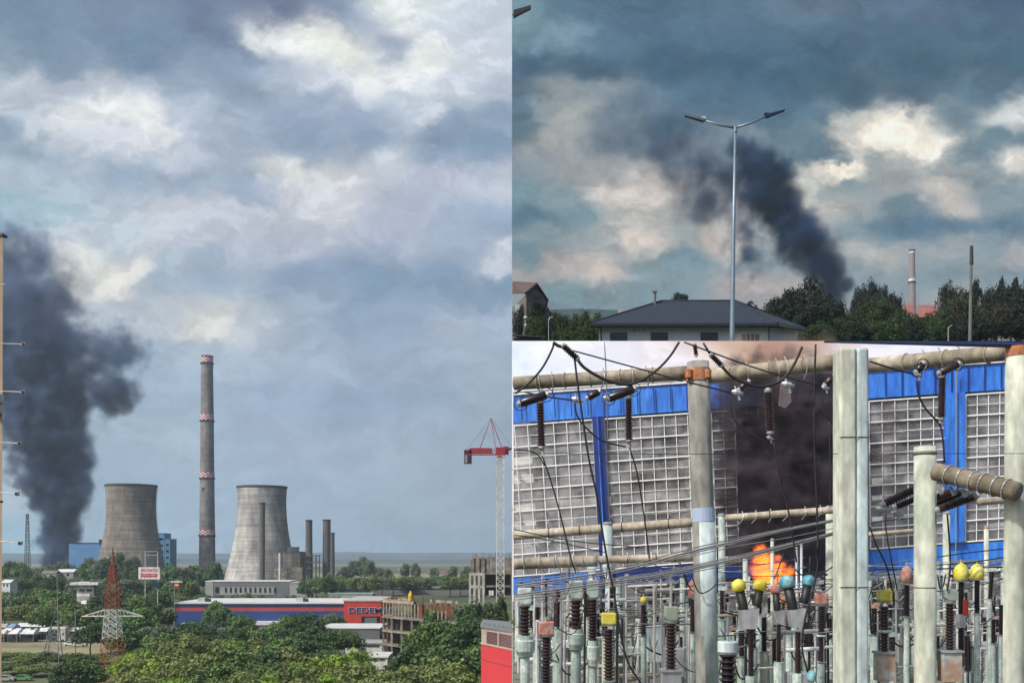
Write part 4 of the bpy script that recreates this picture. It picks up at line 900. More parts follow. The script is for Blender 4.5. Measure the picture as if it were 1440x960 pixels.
# gabled house at the seam
d = 150; zb = hz(0, d)-.4; e = empty('gabled_house', (X(745, d), d, zb), 'drab house with brown gable roof above the trees at the panel edge', 'house')
xa, xg, xb = .05, X(740, d), X(768, d); y2 = d+10; ym = d
mb = MB(); mb.add([(xg, d, zb), (xb, d+3, zb), (xb, d+3, Z(415, d)), (X(755, d), d+1.5, Z(400.5, d)), (xg, d, Z(414, d)), (xa, d+8, zb), (xa, d+8, Z(414, d)), (xb, d+12, zb), (xb, d+12, Z(415, d))],
    [(0, 1, 2, 3, 4), (5, 0, 4, 6), (1, 7, 8, 2)]); mb.build('wall', hw2, e)
mb = MB(); g = Vector((X(755.5, d), d+.8, Z(397.5, d))); gl = Vector((.05, d+9, Z(397.5, d+9))); t3 = Vector((0, 0, .25))
for q in ([Vector((X(738.5, d), d-.8, Z(415, d))), g, gl, Vector((.05, d+7, Z(413, d+7)))], [g, Vector((X(772, d), d+3.5, Z(415, d))), Vector((X(772, d), d+12, Z(415, d))), gl+Vector((1, 3, 0))]):
    mb.hexa([v for v in q]+[v+t3 for v in q])
mb.build('roof', brownroof, e)
mb = MB()
for a, b_ in ((Vector((X(738.5, d), d-.9, Z(415, d))), g), (g, Vector((X(772, d), d+3.4, Z(415, d))))): mb.bar(a, b_, .16, 4)
mb.build('barge_board', M['dark'], e)
for xx in (753.5, 760): mb = MB(); mb.box((X(xx, d), d+1.2, Z(413.5, d)), (.42, .5, .5)); mb.build('window', housedark, e)
mb = MB(); mb.box((X(765, d), d+2.2, Z(430, d)), (1.6, 1.2, .3)); mb.build('porch_roof', M['dark'], e)
mb = MB(); mb.box((X(729, d), d+4, Z(425, d)), (1, .4, 1.3)); mb.build('balcony_panel', housewall, e)
d = 100; e = empty('low_house', (X(740, d), d, hz(0, d)), 'low house with dark roof sloping down in the panel corner below the gable', 'house')
mb = MB(); mb.hexa([(.05, d, Z(472, d)), (X(768, d), d, Z(474.5, d)), (X(768, d), d, Z(473, d)), (.05, d, Z(470, d)), (.05, d+6, Z(454, d)), (X(745, d), d+6, Z(461, d)), (X(745, d), d+6, Z(460, d)), (.05, d+6, Z(452, d))]); mb.build('roof', mat('dark_shingle', (.035,.03,.035), .8, .2, 3), e)
mb = MB(); mb.box((X(742, d), d+2, Z(481, d)), (2.9, 3, 1.1)); mb.build('wall', M['dark'], e)
# double street lamp
d = 80; zb = hz(0, d); e = empty('double_street_lamp', (X(1030, d), d, zb), 'tall galvanised street lamp with two angled arms before the bungalow', 'street lamp')
lampm = mat('lamp_steel', (.22,.28,.32), .45, .1, 3, metal=.5)
tp = P(1034, 180, d)
mb = MB(); mb.tube([(X(1029, d), d, zb), P(1029.5, 470, d), P(1031.5, 330, d), tp], [.205, .2, .15, .10], 12); mb.build('pole', lampm, e, smooth=True)
mb = MB(); mb.tube([tp+Vector((0, 0, -.35)), tp+Vector((0, 0, .1))], .15, 10); mb.build('collar', lampm, e)
for (x1, y1), (x2, y2), nm in (((990, 169.5), (963, 163), 0), ((1077, 164), (1103, 155.5), 1)):
    mb = MB(); a, b_ = tp, P(x1, y1, d); mb.tube([a, a.lerp(b_, .5)+Vector((0, 0, -.08)), b_], [.1, .085, .075], 8); mb.build('arm', lampm, e, smooth=True)
    a = P(x1, y1, d); b_ = P(x2, y2, d); dr = (b_-a); n_ = Vector((-dr.z, 0, dr.x)).normalized()*(1 if dr.x > 0 else -1)
    mb = MB(); ww = Vector((0, .22, 0)); t_ = n_*.11
    mb.hexa([a-ww-t_, a+ww-t_, a+ww+t_, a-ww+t_, b_-ww*.7-t_*.3, b_+ww*.7-t_*.3, b_+ww*.7+t_*.3, b_-ww*.7+t_*.3]); lh = mb.build('lamp_head', M['navy'] if nm else M['greysteel'], e)
    mb = MB(); mb.box(a+n_*.17+dr*.06, (.35, .25, .16)); mb.build('driver_box', M['white'] if not nm else M['navy'], lh)
d = 40; e = empty('street_lamp', P(735, 15, d), 'lone dark lamp head reaching in at the top corner', 'street lamp')
a, b_ = P(722, 20, d), P(746.5, 11, d); mb = MB(); mb.hexa([a+Vector((0, -.12, -.13)), a+Vector((0, .12, -.13)), a+Vector((0, .12, .1)), a+Vector((0, -.12, .1)), b_+Vector((0, -.08, -.05)), b_+Vector((0, .08, -.05)), b_+Vector((0, .08, .06)), b_+Vector((0, -.08, .06))]); mb.build('lamp_head', M['dark'], e)
mb = MB(); mb.bar((.02, d, a.z-.03), a, .05, 8); mb.build('arm', M['steel'], e)
# small lamps, poles
def pole(px, y0, d, r, label, m, name='utility_pole', cat='pole', px2=None, tip=None):
    zb = hz(0, d); e = empty(name, (X(px, d), d, zb), label, cat); mb = MB(); mb.bar((X(px2 or px, d), d, zb), P(px, y0, d), r, 8, r*.7); mb.build('post', m, e); return e
e = pole(1366.2, 345.5, 110, .19, 'bare tall utility pole standing in the dark grove', mat('pole_grey', (.14,.145,.14), .9, .15, 1), px2=1363.5)
mb = MB(); mb.bar(P(1366.2, 372, 110), P(1366.2, 346, 110), .21, 8, .17); mb.build('dark_top', M['dark'], e)
e = pole(738.5, 432, 110, .08, 'thin post with a white round lamp before the gabled house', hw2, 'globe_lamp', 'street lamp', px2=735)
for yy, r_ in ((446.5, .25), (457, .13)):
    mb = MB(); mb.lathe(P(739, yy+2, 109.8), P(739, yy-2, 109.8), [(0, .02), (.25, r_*.8), (.5, r_), (.75, r_*.8), (1, .02)], 12); mb.build('globe', M['white'], e, smooth=True)
e = pole(771.5, 451, 112, .07, 'small curved street lamp between gabled house and bungalow', M['steel'], 'curved_lamp', 'street lamp')
mb = MB(); mb.tube(spl([P(771.5, 451, 112), P(773, 447, 112), P(777, 445.5, 112)]), .06, 6); mb.build('arm', M['steel'], e)
e = pole(1333.5, 461, 112, .08, 'little angled street lamp below the dark grove', M['steel'], 'curved_lamp', 'street lamp')
mb = MB(); mb.bar(P(1333.5, 461, 112), P(1339, 457, 112), .07, 6); mb.build('arm', M['steel'], e)
# far chimney with white bands and red roofs
d = 900; e = empty('factory_chimney', (X(1282.5, d), d, Z(470, d)), 'distant pinkish chimney with white band above the red roofs', 'chimney')
lathe_thing([(480, 5.2), (400, 4.6), (352.5, 3.9)], 1282.5, d, 24).build('shaft', mat('pinkish_stack', (.26,.22,.22), .9, .1, .05), e, smooth=True)
lathe_thing([(396, 5.0), (392.5, 5.0)], 1282.5, d, 24).build('band', M['white'], e); lathe_thing([(356.5, 4.4), (354, 4.4)], 1282.5, d, 24).build('band', M['white'], e)
lathe_thing([(398, 5.3), (396.1, 5.3)], 1282.5, d, 24).build('gallery', M['dark'], e); lathe_thing([(353.9, 4.5), (351.5, 4.5)], 1282.5, d, 24).build('rim', M['dark'], e)
tiles = mat('red_tiles', (.30,.115,.09), .8, .15, .5)
for a, b_, c_, y0, y1, l in ((1262, 1287, 1272, 428, 455, 'pointed red tiled roof directly below the distant chimney'), (1289, 1318, 1292, 429.5, 446, 'long red tiled roof right of the distant chimney')):
    d = 300; e = empty('red_roofed_house', (X((a+b_)/2, d), d, hz(0, d)), l, 'house', 'red roofed houses below the chimney')
    mb = MB(); mb.add([P(a, y1, d), P(b_, y1, d), P(b_, y1, d+10)+Vector((0, 0, -.5)), P(a, y1, d+10)+Vector((0, 0, -.5)), P(c_, y0, d+5), P(b_-2, y0, d+5)], [(0, 1, 5, 4), (1, 2, 5), (2, 3, 4, 5), (3, 0, 4), (3, 2, 1, 0)]); mb.build('roof', tiles, e)
    mb = MB(); mb.hexa([P(a+2, y1+40, d+1), P(b_-1, y1+40, d+1), P(b_-1, y1+.2, d+1), P(a+2, y1+.2, d+1), P(a+2, y1+40, d+9), P(b_-1, y1+40, d+9), P(b_-1, y1+1, d+9), P(a+2, y1+1, d+9)]); mb.build('wall', hw2, e)
# dark ridge and far blue hill behind the bushes
def ridge(d, pts, m):
    mb = MB(); vs = []
    for px, py in pts: vs += [P(px, py, d), P(px, 520, d-60), P(px, 520, d+60)]
    fs = []
    for k in range(len(pts)-1): fs += [(k*3, k*3+1, k*3+4, k*3+3), (k*3+2, k*3, k*3+3, k*3+5)]
    mb.add(vs, fs); tag(mb.build('hills', m), kind='structure')
ridge(1400, [(721, 436), (790, 434.5), (830, 434), (870, 436), (900, 440), (960, 455)], mat('dark_ridge', (.035,.06,.055), 1, .1, .01))
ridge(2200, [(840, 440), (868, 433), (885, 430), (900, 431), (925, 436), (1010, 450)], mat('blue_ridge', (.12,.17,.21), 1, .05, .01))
ridge(2300, [(1230, 440), (1290, 428.5), (1320, 429), (1440, 428), (1600, 430)], mat('pink_ridge', (.18,.14,.13), 1, .05, .01))

# ================================================================== LOWER RIGHT: the substation before the burning turbine hall
def fd(px, extra=0):        # depth of the hall front under photo column px
    return (46+extra)/(1+.29*(px-720)/F)
TLc, BLc, TRc, BRc = (705, 598.5), (719, 810), (1450, 549), (1447, 754.5)
def fpx(u, v):
    a = (TLc[0]+(TRc[0]-TLc[0])*u, TLc[1]+(TRc[1]-TLc[1])*u); b_ = (BLc[0]+(BRc[0]-BLc[0])*u, BLc[1]+(BRc[1]-BLc[1])*u)
    return (a[0]+(b_[0]-a[0])*v, a[1]+(b_[1]-a[1])*v)
def fp(u, v, ex=0):
    x, y = fpx(u, v); q = P(x, y, fd(x, ex)); 
    if q.x < .06: q.x = .06
    return q
def uof(px): return (px-705)/745.
rp = lambda c, **k: mat(*c, **k)
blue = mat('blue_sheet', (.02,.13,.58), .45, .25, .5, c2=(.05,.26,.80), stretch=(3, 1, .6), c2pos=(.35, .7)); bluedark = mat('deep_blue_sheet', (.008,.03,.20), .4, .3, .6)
char = mat('charred_sheet', (.012,.011,.014), .9, .4, .5, c2=(.02,.05,.18), c2pos=(.5,.75)); mull = mat('window_bars', (.85,.85,.84), .6, .08, 2); mull2 = mat('sooty_bars', (.10,.095,.10), .8, .4, 2)
gl = bpy.data.materials.new('dusty_glass'); gl.use_nodes = True; n = gl.node_tree.nodes; L = gl.node_tree.links; b_ = n['Principled BSDF']; b_.inputs['Roughness'].default_value = .3
tcx = n.new('ShaderNodeTexCoord'); nz_ = n.new('ShaderNodeTexNoise'); nz_.inputs['Scale'].default_value = 1.3; nz_.inputs['Detail'].default_value = 5; L.new(tcx.outputs['Object'], nz_.inputs[0])
crx = n.new('ShaderNodeValToRGB'); crx.color_ramp.elements[0].position = .35; crx.color_ramp.elements[1].position = .7; crx.color_ramp.elements[0].color = (.16, .155, .17, 1); crx.color_ramp.elements[1].color = (.66, .66, .67, 1)
L.new(nz_.outputs[0], crx.inputs[0]); L.new(crx.outputs[0], b_.inputs['Base Color']); snp = n.new('ShaderNodeVectorMath'); snp.operation = 'SNAP'; snp.inputs[1].default_value = (.55, 50, .46); L.new(tcx.outputs['Object'], snp.inputs[0])
wn = n.new('ShaderNodeTexWhiteNoise'); L.new(snp.outputs[0], wn.inputs[0]); mrw = n.new('ShaderNodeMapRange'); mrw.inputs['To Min'].default_value = .62; mrw.inputs['To Max'].default_value = 1.45; L.new(wn.outputs[0], mrw.inputs[0])
hsw = n.new('ShaderNodeHueSaturation'); L.new(mrw.outputs[0], hsw.inputs['Value']); L.new(crx.outputs[0], hsw.inputs['Color']); L.new(hsw.outputs[0], b_.inputs['Base Color'])
mr3 = n.new('ShaderNodeMapRange'); mr3.inputs['To Min'].default_value = .35; mr3.inputs['To Max'].default_value = .7; L.new(wn.outputs[0], mr3.inputs[0])
tr = n.new('ShaderNodeBsdfTransparent'); mx = n.new('ShaderNodeMixShader'); L.new(mr3.outputs[0], mx.inputs[0]); mx.inputs[0].default_value = .5
L.new(b_.outputs[0], mx.inputs[1]); L.new(tr.outputs[0], mx.inputs[2]); L.new(mx.outputs[0], n['Material Output'].inputs[0])
hall = empty('turbine_hall', (20, 48, 24), 'blue clad industrial hall with large gridded windows, its middle burnt out', 'building')
def fquad(u0, u1, v0, v1, m, name, th=.25, ex=0, parent=None):
    mb = MB(); a = [fp(u0, v1, ex), fp(u1, v1, ex), fp(u1, v0, ex), fp(u0, v0, ex)]; t = Vector((0, th, 0)); mb.hexa(a+[v+t for v in a]); return mb.build(name, m, parent or hall)
vt = -.205; vb = 1.35
for a, b_, m in ((720, 1036, blue), (1036.2, 1224, char), (1224.2, 1426, blue)): fquad(uof(a-4 if a > 730 else a-18), uof(b_-4), vt, -.02, m, 'upper_cladding' if m is blue else 'charred_cladding', ex=-.1)
fquad(uof(700), uof(1040), vt-.012, vt, M['white'], 'eaves_trim', .4, -.2); fquad(uof(1216), uof(1424), vt-.02, vt, M['white'], 'eaves_trim', .4, -.2)
mb = MB()
for k in range(30):
    px = 735+k*23.2
    if 1030 < px < 1225: continue
    u = uof(px); mb.bar(fp(u, vt+.01, -.16), fp(u, -.03, -.16), .03)
build_each(mb, 'cladding_seam', bluedark, hall)
fquad(uof(833), uof(849), -.02, vb, bluedark, 'pilaster', .4, -.25); fquad(uof(1331), uof(1357.5), -.02, 1.0, blue, 'pilaster', .4, -.25)
mb = MB(); mb.bar(fp(uof(840), -.18, -.4), fp(uof(840), 1.1, -.4), .03); mb.build('downpipe', blue, hall); mb = MB(); mb.bar(fp(uof(1344.5), -.18, -.4), fp(uof(1344.5), 1.18, -.4), .03); mb.build('downpipe', M['steel'], hall)
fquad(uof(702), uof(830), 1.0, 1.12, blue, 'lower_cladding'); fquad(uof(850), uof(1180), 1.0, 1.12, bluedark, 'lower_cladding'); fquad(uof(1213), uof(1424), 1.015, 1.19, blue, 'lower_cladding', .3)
fquad(uof(1213), uof(1424), 1.19, 1.215, M['white'], 'lower_trim', .3, -.1); fquad(uof(702), uof(1424), 1.22, 1.9, mat('dark_plinth', (.10,.10,.10), .9, .4, 1.2, c2=(.32,.32,.30)), 'plinth', .3, .1)
def window(x0, x1, step, bars, v1=1.0, off=0):
    u0, u1 = uof(x0), uof(x1); n_ = max(1, round((x1-x0)/step)); rows_ = 14
    mb = MB()
    for k in range(n_+1):
        u = u0+(u1-u0)*k/n_; mb.bar(fp(u, 0), fp(u, v1), .021 if k not in (0, n_) else .034)
    for j in range(rows_+1):
        v = v1*j/rows_; thick = .038 if (j % 2 == 0) else .016; 
        mb.bar(fp(u0, v, -.03), fp(u1, v, -.03), thick)
    f = mb.build('window', bars, hall)
    mb = MB(); mb.add([fp(u0, v1, .05), fp(u1, v1, .05), fp(u1, 0, .05), fp(u0, 0, .05)], [(0, 1, 2, 3)]); mb.build('pane', gl, f); return f
window(705, 833, 17.6, mull); window(850, 1000, 16.9, mull); window(1000.5, 1033, 16.3, mull, .9)
window(1222, 1331, 17.2, mull); window(1358.5, 1422, 16.4, mull)
mb = MB()
for px in (1050, 1066, 1200, 1212): mb.bar(fp(uof(px), 0), fp(uof(px)+.004, .6 if px < 1100 else .95), .03)
for v in (.02, .16, .3, .45): mb.bar(fp(uof(1034), v), fp(uof(1060), v), .03); mb.bar(fp(uof(1195), v), fp(uof(1221), v), .03)
build_each(mb, 'burnt_window_bar', mull2, hall)
# interior of the hall
intw = mat('hall_interior', (.24,.235,.25), .9, .3, .4); intb = mat('pale_girder', (.72,.74,.70), .8, .2, .5)
mb = MB(); a = [fp(uof(700), 1.6, 9), fp(uof(1500), 1.6, 9), fp(uof(1500), -.15, 9), fp(uof(700), -.15, 9)]; mb.hexa(a+[v+Vector((0, .3, 0)) for v in a]); mb.build('back_wall', intw, hall)
for v in (.09, .24, .36, .55, .66, .80, .92):
    mb = MB(); 
    for x0, x1 in ((702, 1010), (1225, 1424)): a, b_ = fp(uof(x0), v, 2.2), fp(uof(x1), v-.02, 2.2); mb.bar(a, b_, {.36: .3, .24: .26, .55: .24}.get(v, .12))
    mb.build('interior_girder', intb if v != .09 else M['paleside'], hall)
for px in (752, 860, 966, 1246, 1366):
    mb = MB(); mb.bar(fp(uof(px), -.1, 1.4), fp(uof(px), 1.05, 1.4), .25); mb.build('interior_column', M['paleside'], hall)
mb = MB(); mb.bar(fp(uof(700), .55, 1.8), fp(uof(760), 1.0, 1.8), .1); mb.bar(fp(uof(700), .28, 1.8), fp(uof(835), 1.15, 1.8), .1); mb.bar(fp(uof(1410), .3, 1.8), fp(uof(1360), .95, 1.8), .1); build_each(mb, 'brace', M['steel'], hall)
mb = MB(); q = fp(uof(890), .42, 3.5); mb.box(q, (2.4, .5, 1.2)); mb.build('crane_beam', mat('ochre_paint', (.42,.28,.12), .8, .2, 1), hall)
mb = MB(); a = [fp(uof(702), vt, .1), fp(uof(1424), vt, .1), fp(uof(1424), vt, 9), fp(uof(702), vt, 9)]; mb.hexa(a+[v+Vector((0, 0, .15)) for v in a]); mb.build('roof', M['greysteel'], hall)

GZ = 26.8
ppaint = mat('pale_green_pillar', (.40,.46,.36), .85, .16, 1.6, c2=(.68,.68,.58), bump=.5, bscale=9, stretch=(1, 1, .55), c2pos=(.25,.8)); pblue = mat('pale_blue_pillar', (.40,.50,.52), .85, .16, 1.8, c2=(.60,.68,.66), bump=.5, bscale=8, stretch=(1, 1, .6), c2pos=(.25,.8))
pgrey = mat('grey_pillar', (.24,.24,.215), .9, .16, 1.8, c2=(.40,.39,.35), bump=.3, bscale=8, stretch=(1, 1, .4)); beamc = mat('weathered_concrete_beam', (.27,.23,.17), .9, .25, 1.6, c2=(.46,.41,.33), bump=.4, bscale=10, stretch=(.5, 1, 1)); beamt = mat('tan_pipe', (.42,.36,.27), .85, .15, 1.5, c2=(.55,.49,.39))
mint = mat('mint_enamel', (.40,.50,.45), .6, .2, 4, c2=(.62,.68,.62), bump=.2); brown = mat('brown_porcelain', (.045,.024,.028), .28, .3, 3); brownd = mat('dark_brown_porcelain', (.022,.014,.018), .25, .3, 3)
yellow = mat('yellow_enamel', (.70,.60,.03), .5, .15, 6, c2=(.85,.78,.22)); salmon = mat('faded_salmon', (.44,.16,.12), .8, .25, 10, c2=(.50,.38,.34)); teal = mat('teal_enamel', (.05,.30,.40), .6, .2, 9, c2=(.30,.50,.50)); blackrub = mat('black_tube', (.018,.018,.02), .5, .3, 5)
alu = mat('bare_aluminium', (.48,.49,.50), .45, .12, 5, metal=.45); rusty = mat('rust_collar', (.42,.16,.07), .9, .3, 3, c2=(.50,.30,.20)); boxm = mat('rust_streaked_box', (.38,.26,.18), .8, .15, 3, c2=(.42,.50,.52)); cab_ = mat('black_cable', (.015,.015,.017), .6, .2, 5); cabg = mat('grey_cable', (.20,.20,.21), .5, .15, 5, metal=.3)
def ribbed(mb, a, b_, r, pitch=None, core=.66, n=14):
    a = Vector(a); b_ = Vector(b_); Ln = (b_-a).length; pitch = pitch or r*.62; k = max(3, int(Ln/pitch)); pr = [(0, r*core)]
    for i in range(k):
        t = (i+.15)/k; pr += [(t, r*core), (t+.42/k, r), (t+.58/k, r*.98), (t+.66/k, r*core)]
    pr.append((1, r*core)); mb.lathe(a, b_, pr, n)
# pillars
def pillar(pts, r, m, label, d, extra=None, square=False):
    """pts: (px,py) from top down; continues to the yard ground"""
    e = empty('concrete_pillar', (P(*pts[-1], d).x, d, GZ), label, 'pillar')
    mb = MB(); pp = [P(x, y, d) for x, y in pts]; pp.append(Vector((pp[-1].x, d, GZ-.1)))
    mb.tube(pp[::-1], [r]*len(pp), 20 if not square else 4); mb.build('shaft', m, e, smooth=not square); return e
d1 = 18; e = pillar([(981.5, 509), (985, 620), (989, 730), (994, 960)], 15.5/F*d1, pgrey, 'grey concrete pillar with rusty collar and pale blue band left of the fire', d1)
mb = MB(); mb.tube([P(981.7, 536, d1), P(981.5, 518, d1)], 16.6/F*d1, 20)
for s_ in (-13, 13): mb.tube([P(981.5+s_, 531, d1-.15), P(981.5+s_, 520, d1-.15)], .07, 10)
mb.build('rusty_collar', rusty, e, smooth=False)
mb = MB(); mb.tube([P(989.7, 733, d1), P(988.7, 714, d1)], 16.3/F*d1, 20); mb.build('pale_band', mat('powder_blue_paint', (.42,.52,.68), .8, .1, 3), e)
mb = MB(); mb.tube([P(995, 965, d1), P(989.9, 733.5, d1)], 15.9/F*d1, 20); mb.build('painted_base', pblue, e, smooth=True)
mb = MB(); mb.tube([P(981.5, 516, d1), P(981.5, 508.5, d1)], 12.6/F*d1, 20); mb.build('cap', M['greyhall'], e)
d2 = 14.5; e = empty('concrete_pillar', (X(1201, d2), d2, GZ), 'broad twin pillar, cream and pale blue halves, tallest at the centre', 'pillar')
for (x0, x1, m) in ((1181, 1205, ppaint), (1205.6, 1222.5, pblue)):
    mb = MB(); mb.hexa([(X(x0, d2), d2, GZ), (X(x1, d2), d2, GZ), (X(x1, d2), d2, Z(488, d2)), (X(x0, d2), d2, Z(488, d2)), (X(x0, d2), d2+.35, GZ), (X(x1, d2), d2+.35, GZ), (X(x1, d2), d2+.35, Z(488, d2)), (X(x0, d2), d2+.35, Z(488, d2))])
    o = mb.build('shaft', m, e); bm_ = o.modifiers.new('soft_edges', 'BEVEL'); bm_.width = .045; bm_.segments = 4
for yy in (614, 825): mb = MB(); mb.box((X(1201.7, d2), d2-.004, Z(yy, d2)), (42.5/F*d2, .012, .008)); mb.build('strap', M['dark'], e)
d3 = 15; e = pillar([(1301, 628), (1301, 960)], 15/F*d3, ppaint, 'round topped pale green pillar carrying the thick diagonal pipe', d3)
mb = MB(); mb.lathe(P(1301, 640, d3), P(1301, 626, d3), [(0, 15.3/F*d3), (.3, 15.4/F*d3), (.7, 13/F*d3), (1, 7/F*d3)], 20); mb.build('domed_cap', pgrey, e, smooth=True)
mb = MB(); mb.tube([P(1301, 826.4, d3), P(1301, 825, d3)], 15.15/F*d3, 20); mb.build('strap', M['dark'], e)
d4 = 14; e = pillar([(1431.5, 500), (1430, 690), (1428, 960)], 16.5/F*d4, ppaint, 'pale green pillar with rusty top at the far end of the top beam', d4)
mb = MB(); mb.tube([P(1431, 501, d4), P(1431, 488, d4)], 17.2/F*d4, 20); mb.build('rusty_collar', rusty, e)
mb = MB(); mb.tube([P(1430, 700, d4), P(1430.3, 682, d4)], 16.8/F*d4, 20); mb.build('pale_band', pblue, e)
for i, (x, y0, y1, r_, dd, m, l) in enumerate(((1015, 723, 800, 5, 26, mint, 'slim pale post at the left end of the beam across the fire'), (1167.5, 712, 960, 6.2, 26, ppaint, 'slim pale post beside the broad twin pillar'), (854.5, 735, 960, 7, 25, pblue, 'slim pale post under the blue pilaster'), (833, 783, 860, 5.5, 27, pblue, 'short pale post with rounded head carrying the lower tan pipe'),
        (1387, 741, 960, 3.2, 26, ppaint, 'thin pale post with rusty head right of the hanging insulators'), (1331, 720, 960, 5, 26, ppaint, 'pale post directly below the dark tension insulators'), (1048, 783, 860, 3.5, 24, ppaint, 'stub post left of the flames'), (1086, 758, 830, 2.5, 24, ppaint, 'thin grey post inside the flames'), (1120, 770, 830, 2.4, 24, alu, 'slanted thin post of the pair right of the flames'), (1127, 766, 830, 2, 24.5, alu, 'upright thin post of the pair right of the flames'))):
    e = empty('support_post', (X(x, dd), dd, GZ), l, 'post', 'slim posts of the substation'); mb = MB(); mb.tube([(X(x+(3 if i == 8 else 0), dd), dd, GZ), P(x, y0+2, dd)], r_/F*dd, 12); mb.build('shaft', m, e, smooth=True)
    mb = MB(); mb.lathe(P(x, y0+2, dd), P(x, y0-1.5, dd), [(0, r_*1.12/F*dd), (.6, r_*1.12/F*dd), (1, r_*.6/F*dd)], 12); mb.build('cap', rusty if i == 4 else alu, e)
# beams
def beam(a, b_, r, m, label, rings=(), hooks=(), name='concrete_beam', ringm=None):
    A, B = P(*a), P(*b_); e = empty(name, (A+B)/2, label, 'beam'); mb = MB(); n_ = 14
    pts = [A.lerp(B, t/n_) for t in range(n_+1)]; mb.tube(pts, r, 20); mb.build('tube', m, e, smooth=True)
    dr = (B-A).normalized(); q = dr.to_track_quat('Z', 'Y').to_matrix()
    def ang(g): return q @ Vector((math.cos(g), math.sin(g), 0))
    for t in rings:
        c = A.lerp(B, t); mb = MB(); mb.tube([c+ang(g*math.pi/8)*(r+.012) for g in range(17)], .010 if r < .2 else .014, 5); mb.build('ring', ringm or M['dark'], e)
    for t, sl_x in hooks:
        c = A.lerp(B, t); mb = MB(); mb.tube(spl([c+Vector((0, -.02, r+.05)), c+Vector((.01, -r-.03, r*.3)), c+Vector((.02+sl_x*.3, -r-.03, -r*.7)), c+Vector((sl_x, -r*.4, -r-.10))], 4), .012, 5); mb.build('hook', alu, e)
    return e
mb = None
beam((723.6, 539, 19.3), (969, 524, 18.3), .131, beamc, 'weathered top concrete beam spanning to the rusty collared pillar', (.14, .3, .45, .62, .8), ((.14, .03), (.22, .02), (.52, -.05), (.68, 0), (.76, .04)), ringm=beamt)
beam((996, 528.5, 18), (1181, 508.5, 16.4), .13, beamc, 'weathered top concrete beam above the burning window', (.2, .5, .75), ((.3, .02), (.53, .04), (.6, 0), (.74, 0), (.97, -.03)), ringm=beamt)
beam((1222, 513.5, 16.2), (1411, 496, 14.4), .118, beamc, 'weathered top concrete beam right of the broad twin pillar', (.3, .6, .9), ((.42, 0), (.54, .01), (.68, -.01)), ringm=beamt)
beam((722.5, 752.5, 26), (980, 733.5, 25), .118, beamt, 'tan middle pipe crossing the big left windows', (.2, .37, .6, .85), ())
beam((1020, 728, 26), (1181, 716, 25), .092, beamt, 'tan middle pipe with hooks in front of the fire', (.4,), ((.15, -.08), (.27, -.1), (.4, -.05), (.55, -.12), (.7, -.08), (.83, -.1)))
beam((722.5, 792.5, 22), (840, 788, 22), .125, beamc, 'lower ringed concrete pipe at the left edge of the substation', (.12, .3, .48, .66, .82), ((.1, .15), (.3, .14), (.5, .13), (.7, .14)), ringm=M['paleside'])
beam((842, 787, 22), (975, 783, 22), .09, beamt, 'lower tan pipe behind the cable bundle', (.3, .6, .8), ((.3, .1), (.55, .1), (.8, .12)))
beam((1316, 663, 14.6), (1431, 691, 13.6), .132, mat('olive_brown_concrete', (.15,.125,.085), .9, .25, 2, c2=(.30,.26,.19), bump=.4, bscale=9), 'thick diagonal pipe with many rings at the right', (.17, .33, .48, .6, .75, .88), (), ringm=alu)
beam((1375, 706, 17), (1416, 702, 17), .06, beamt, 'short tan pipe behind the thick diagonal pipe', ())
beam((1222, 751, 24), (1284, 746, 24), .055, beamt, 'thin tan pipe low between the twin and the domed pillar', (), ())
beam((1020, 788, 23), (1040, 788, 23), .1, beamc, 'stub of ringed pipe left of the flames', (.2, .5, .8), ())
# dark monitor bezel edge, built as a bar across the pillar tops
e = empty('monitor_bezel', P(1300, 484, 14), 'dark navy monitor bezel edge built as a bar across the pillar tops', 'bezel')
mb = MB(); a = [P(1160, 480.6, 13.9), P(1470, 489, 13.9), P(1470, 479.2, 13.9), P(1160, 479.2, 13.9)]; mb.hexa(a+[v*1+Vector((0, .06, 0)) for v in a]); mb.build('bezel', M['navy'], e)
mb = MB(); a = [P(1165, 480.4, 13.88), P(1470, 484, 13.88), P(1470, 482, 13.88), P(1165, 480.1, 13.88)]; mb.add(a, [(0, 1, 2, 3)]); mb.build('painted_highlight', mat('highlight_blue', (.05,.08,.18), .4), e)  # lighter blue strip painted as a highlight along the bezel

# insulators (strings, tension tubes)
def ins(a, b_, rpx, d, label, m=None, ends=True, smooth=False, ring=False, cat='insulator', bend=0, name='insulator'):
    A, B = P(a[0], a[1], d), P(b_[0], b_[1], d+bend); r = rpx/F*d; e = empty(name, (A+B)/2, label, cat, 'insulators of the substation'); m = m or brown
    mb = MB()
    if smooth: mb.lathe(A, B, [(0, r*.8), (.05, r), (.95, r), (1, r*.8)], 14)
    else: ribbed(mb, A, B, r)
    mb.build('porcelain', m, e, smooth=smooth)
    if ends:
        dr = (B-A).normalized()
        for q, s_ in ((A, -1), (B, 1)): mb = MB(); mb.lathe(q, q+dr*s_*r*.9, [(0, r*.75), (.5, r*.8), (1, r*.3)], 10); mb.build('metal_cap', alu, e)
    if ring:
        for q in (A, B): mb = MB(); mb.tube([q+Vector((math.cos(g*.5236)*r*1.6, 0, math.sin(g*.5236)*r*1.6)) for g in range(13)], .008, 5); mb.build('guard_ring', cab_, e)
    return e
ins((759.5, 566), (761.5, 627), 6.3, 18, 'ribbed insulator string hanging under the left top beam end')
ins((884, 560), (884.5, 618), 5.6, 18, 'ribbed insulator string hanging before the left windows near the second hook')
ins((1080, 551), (1083, 606), 6.6, 16.5, 'ribbed insulator string hanging in front of the black smoke')
ins((1325, 531), (1324, 587), 5.6, 15, 'ribbed insulator string hanging before the right hand windows')
ins((732, 567), (768, 555), 6.2, 17.5, 'dark tension tube at the left edge under the beam', smooth=True, m=brownd, ring=True)
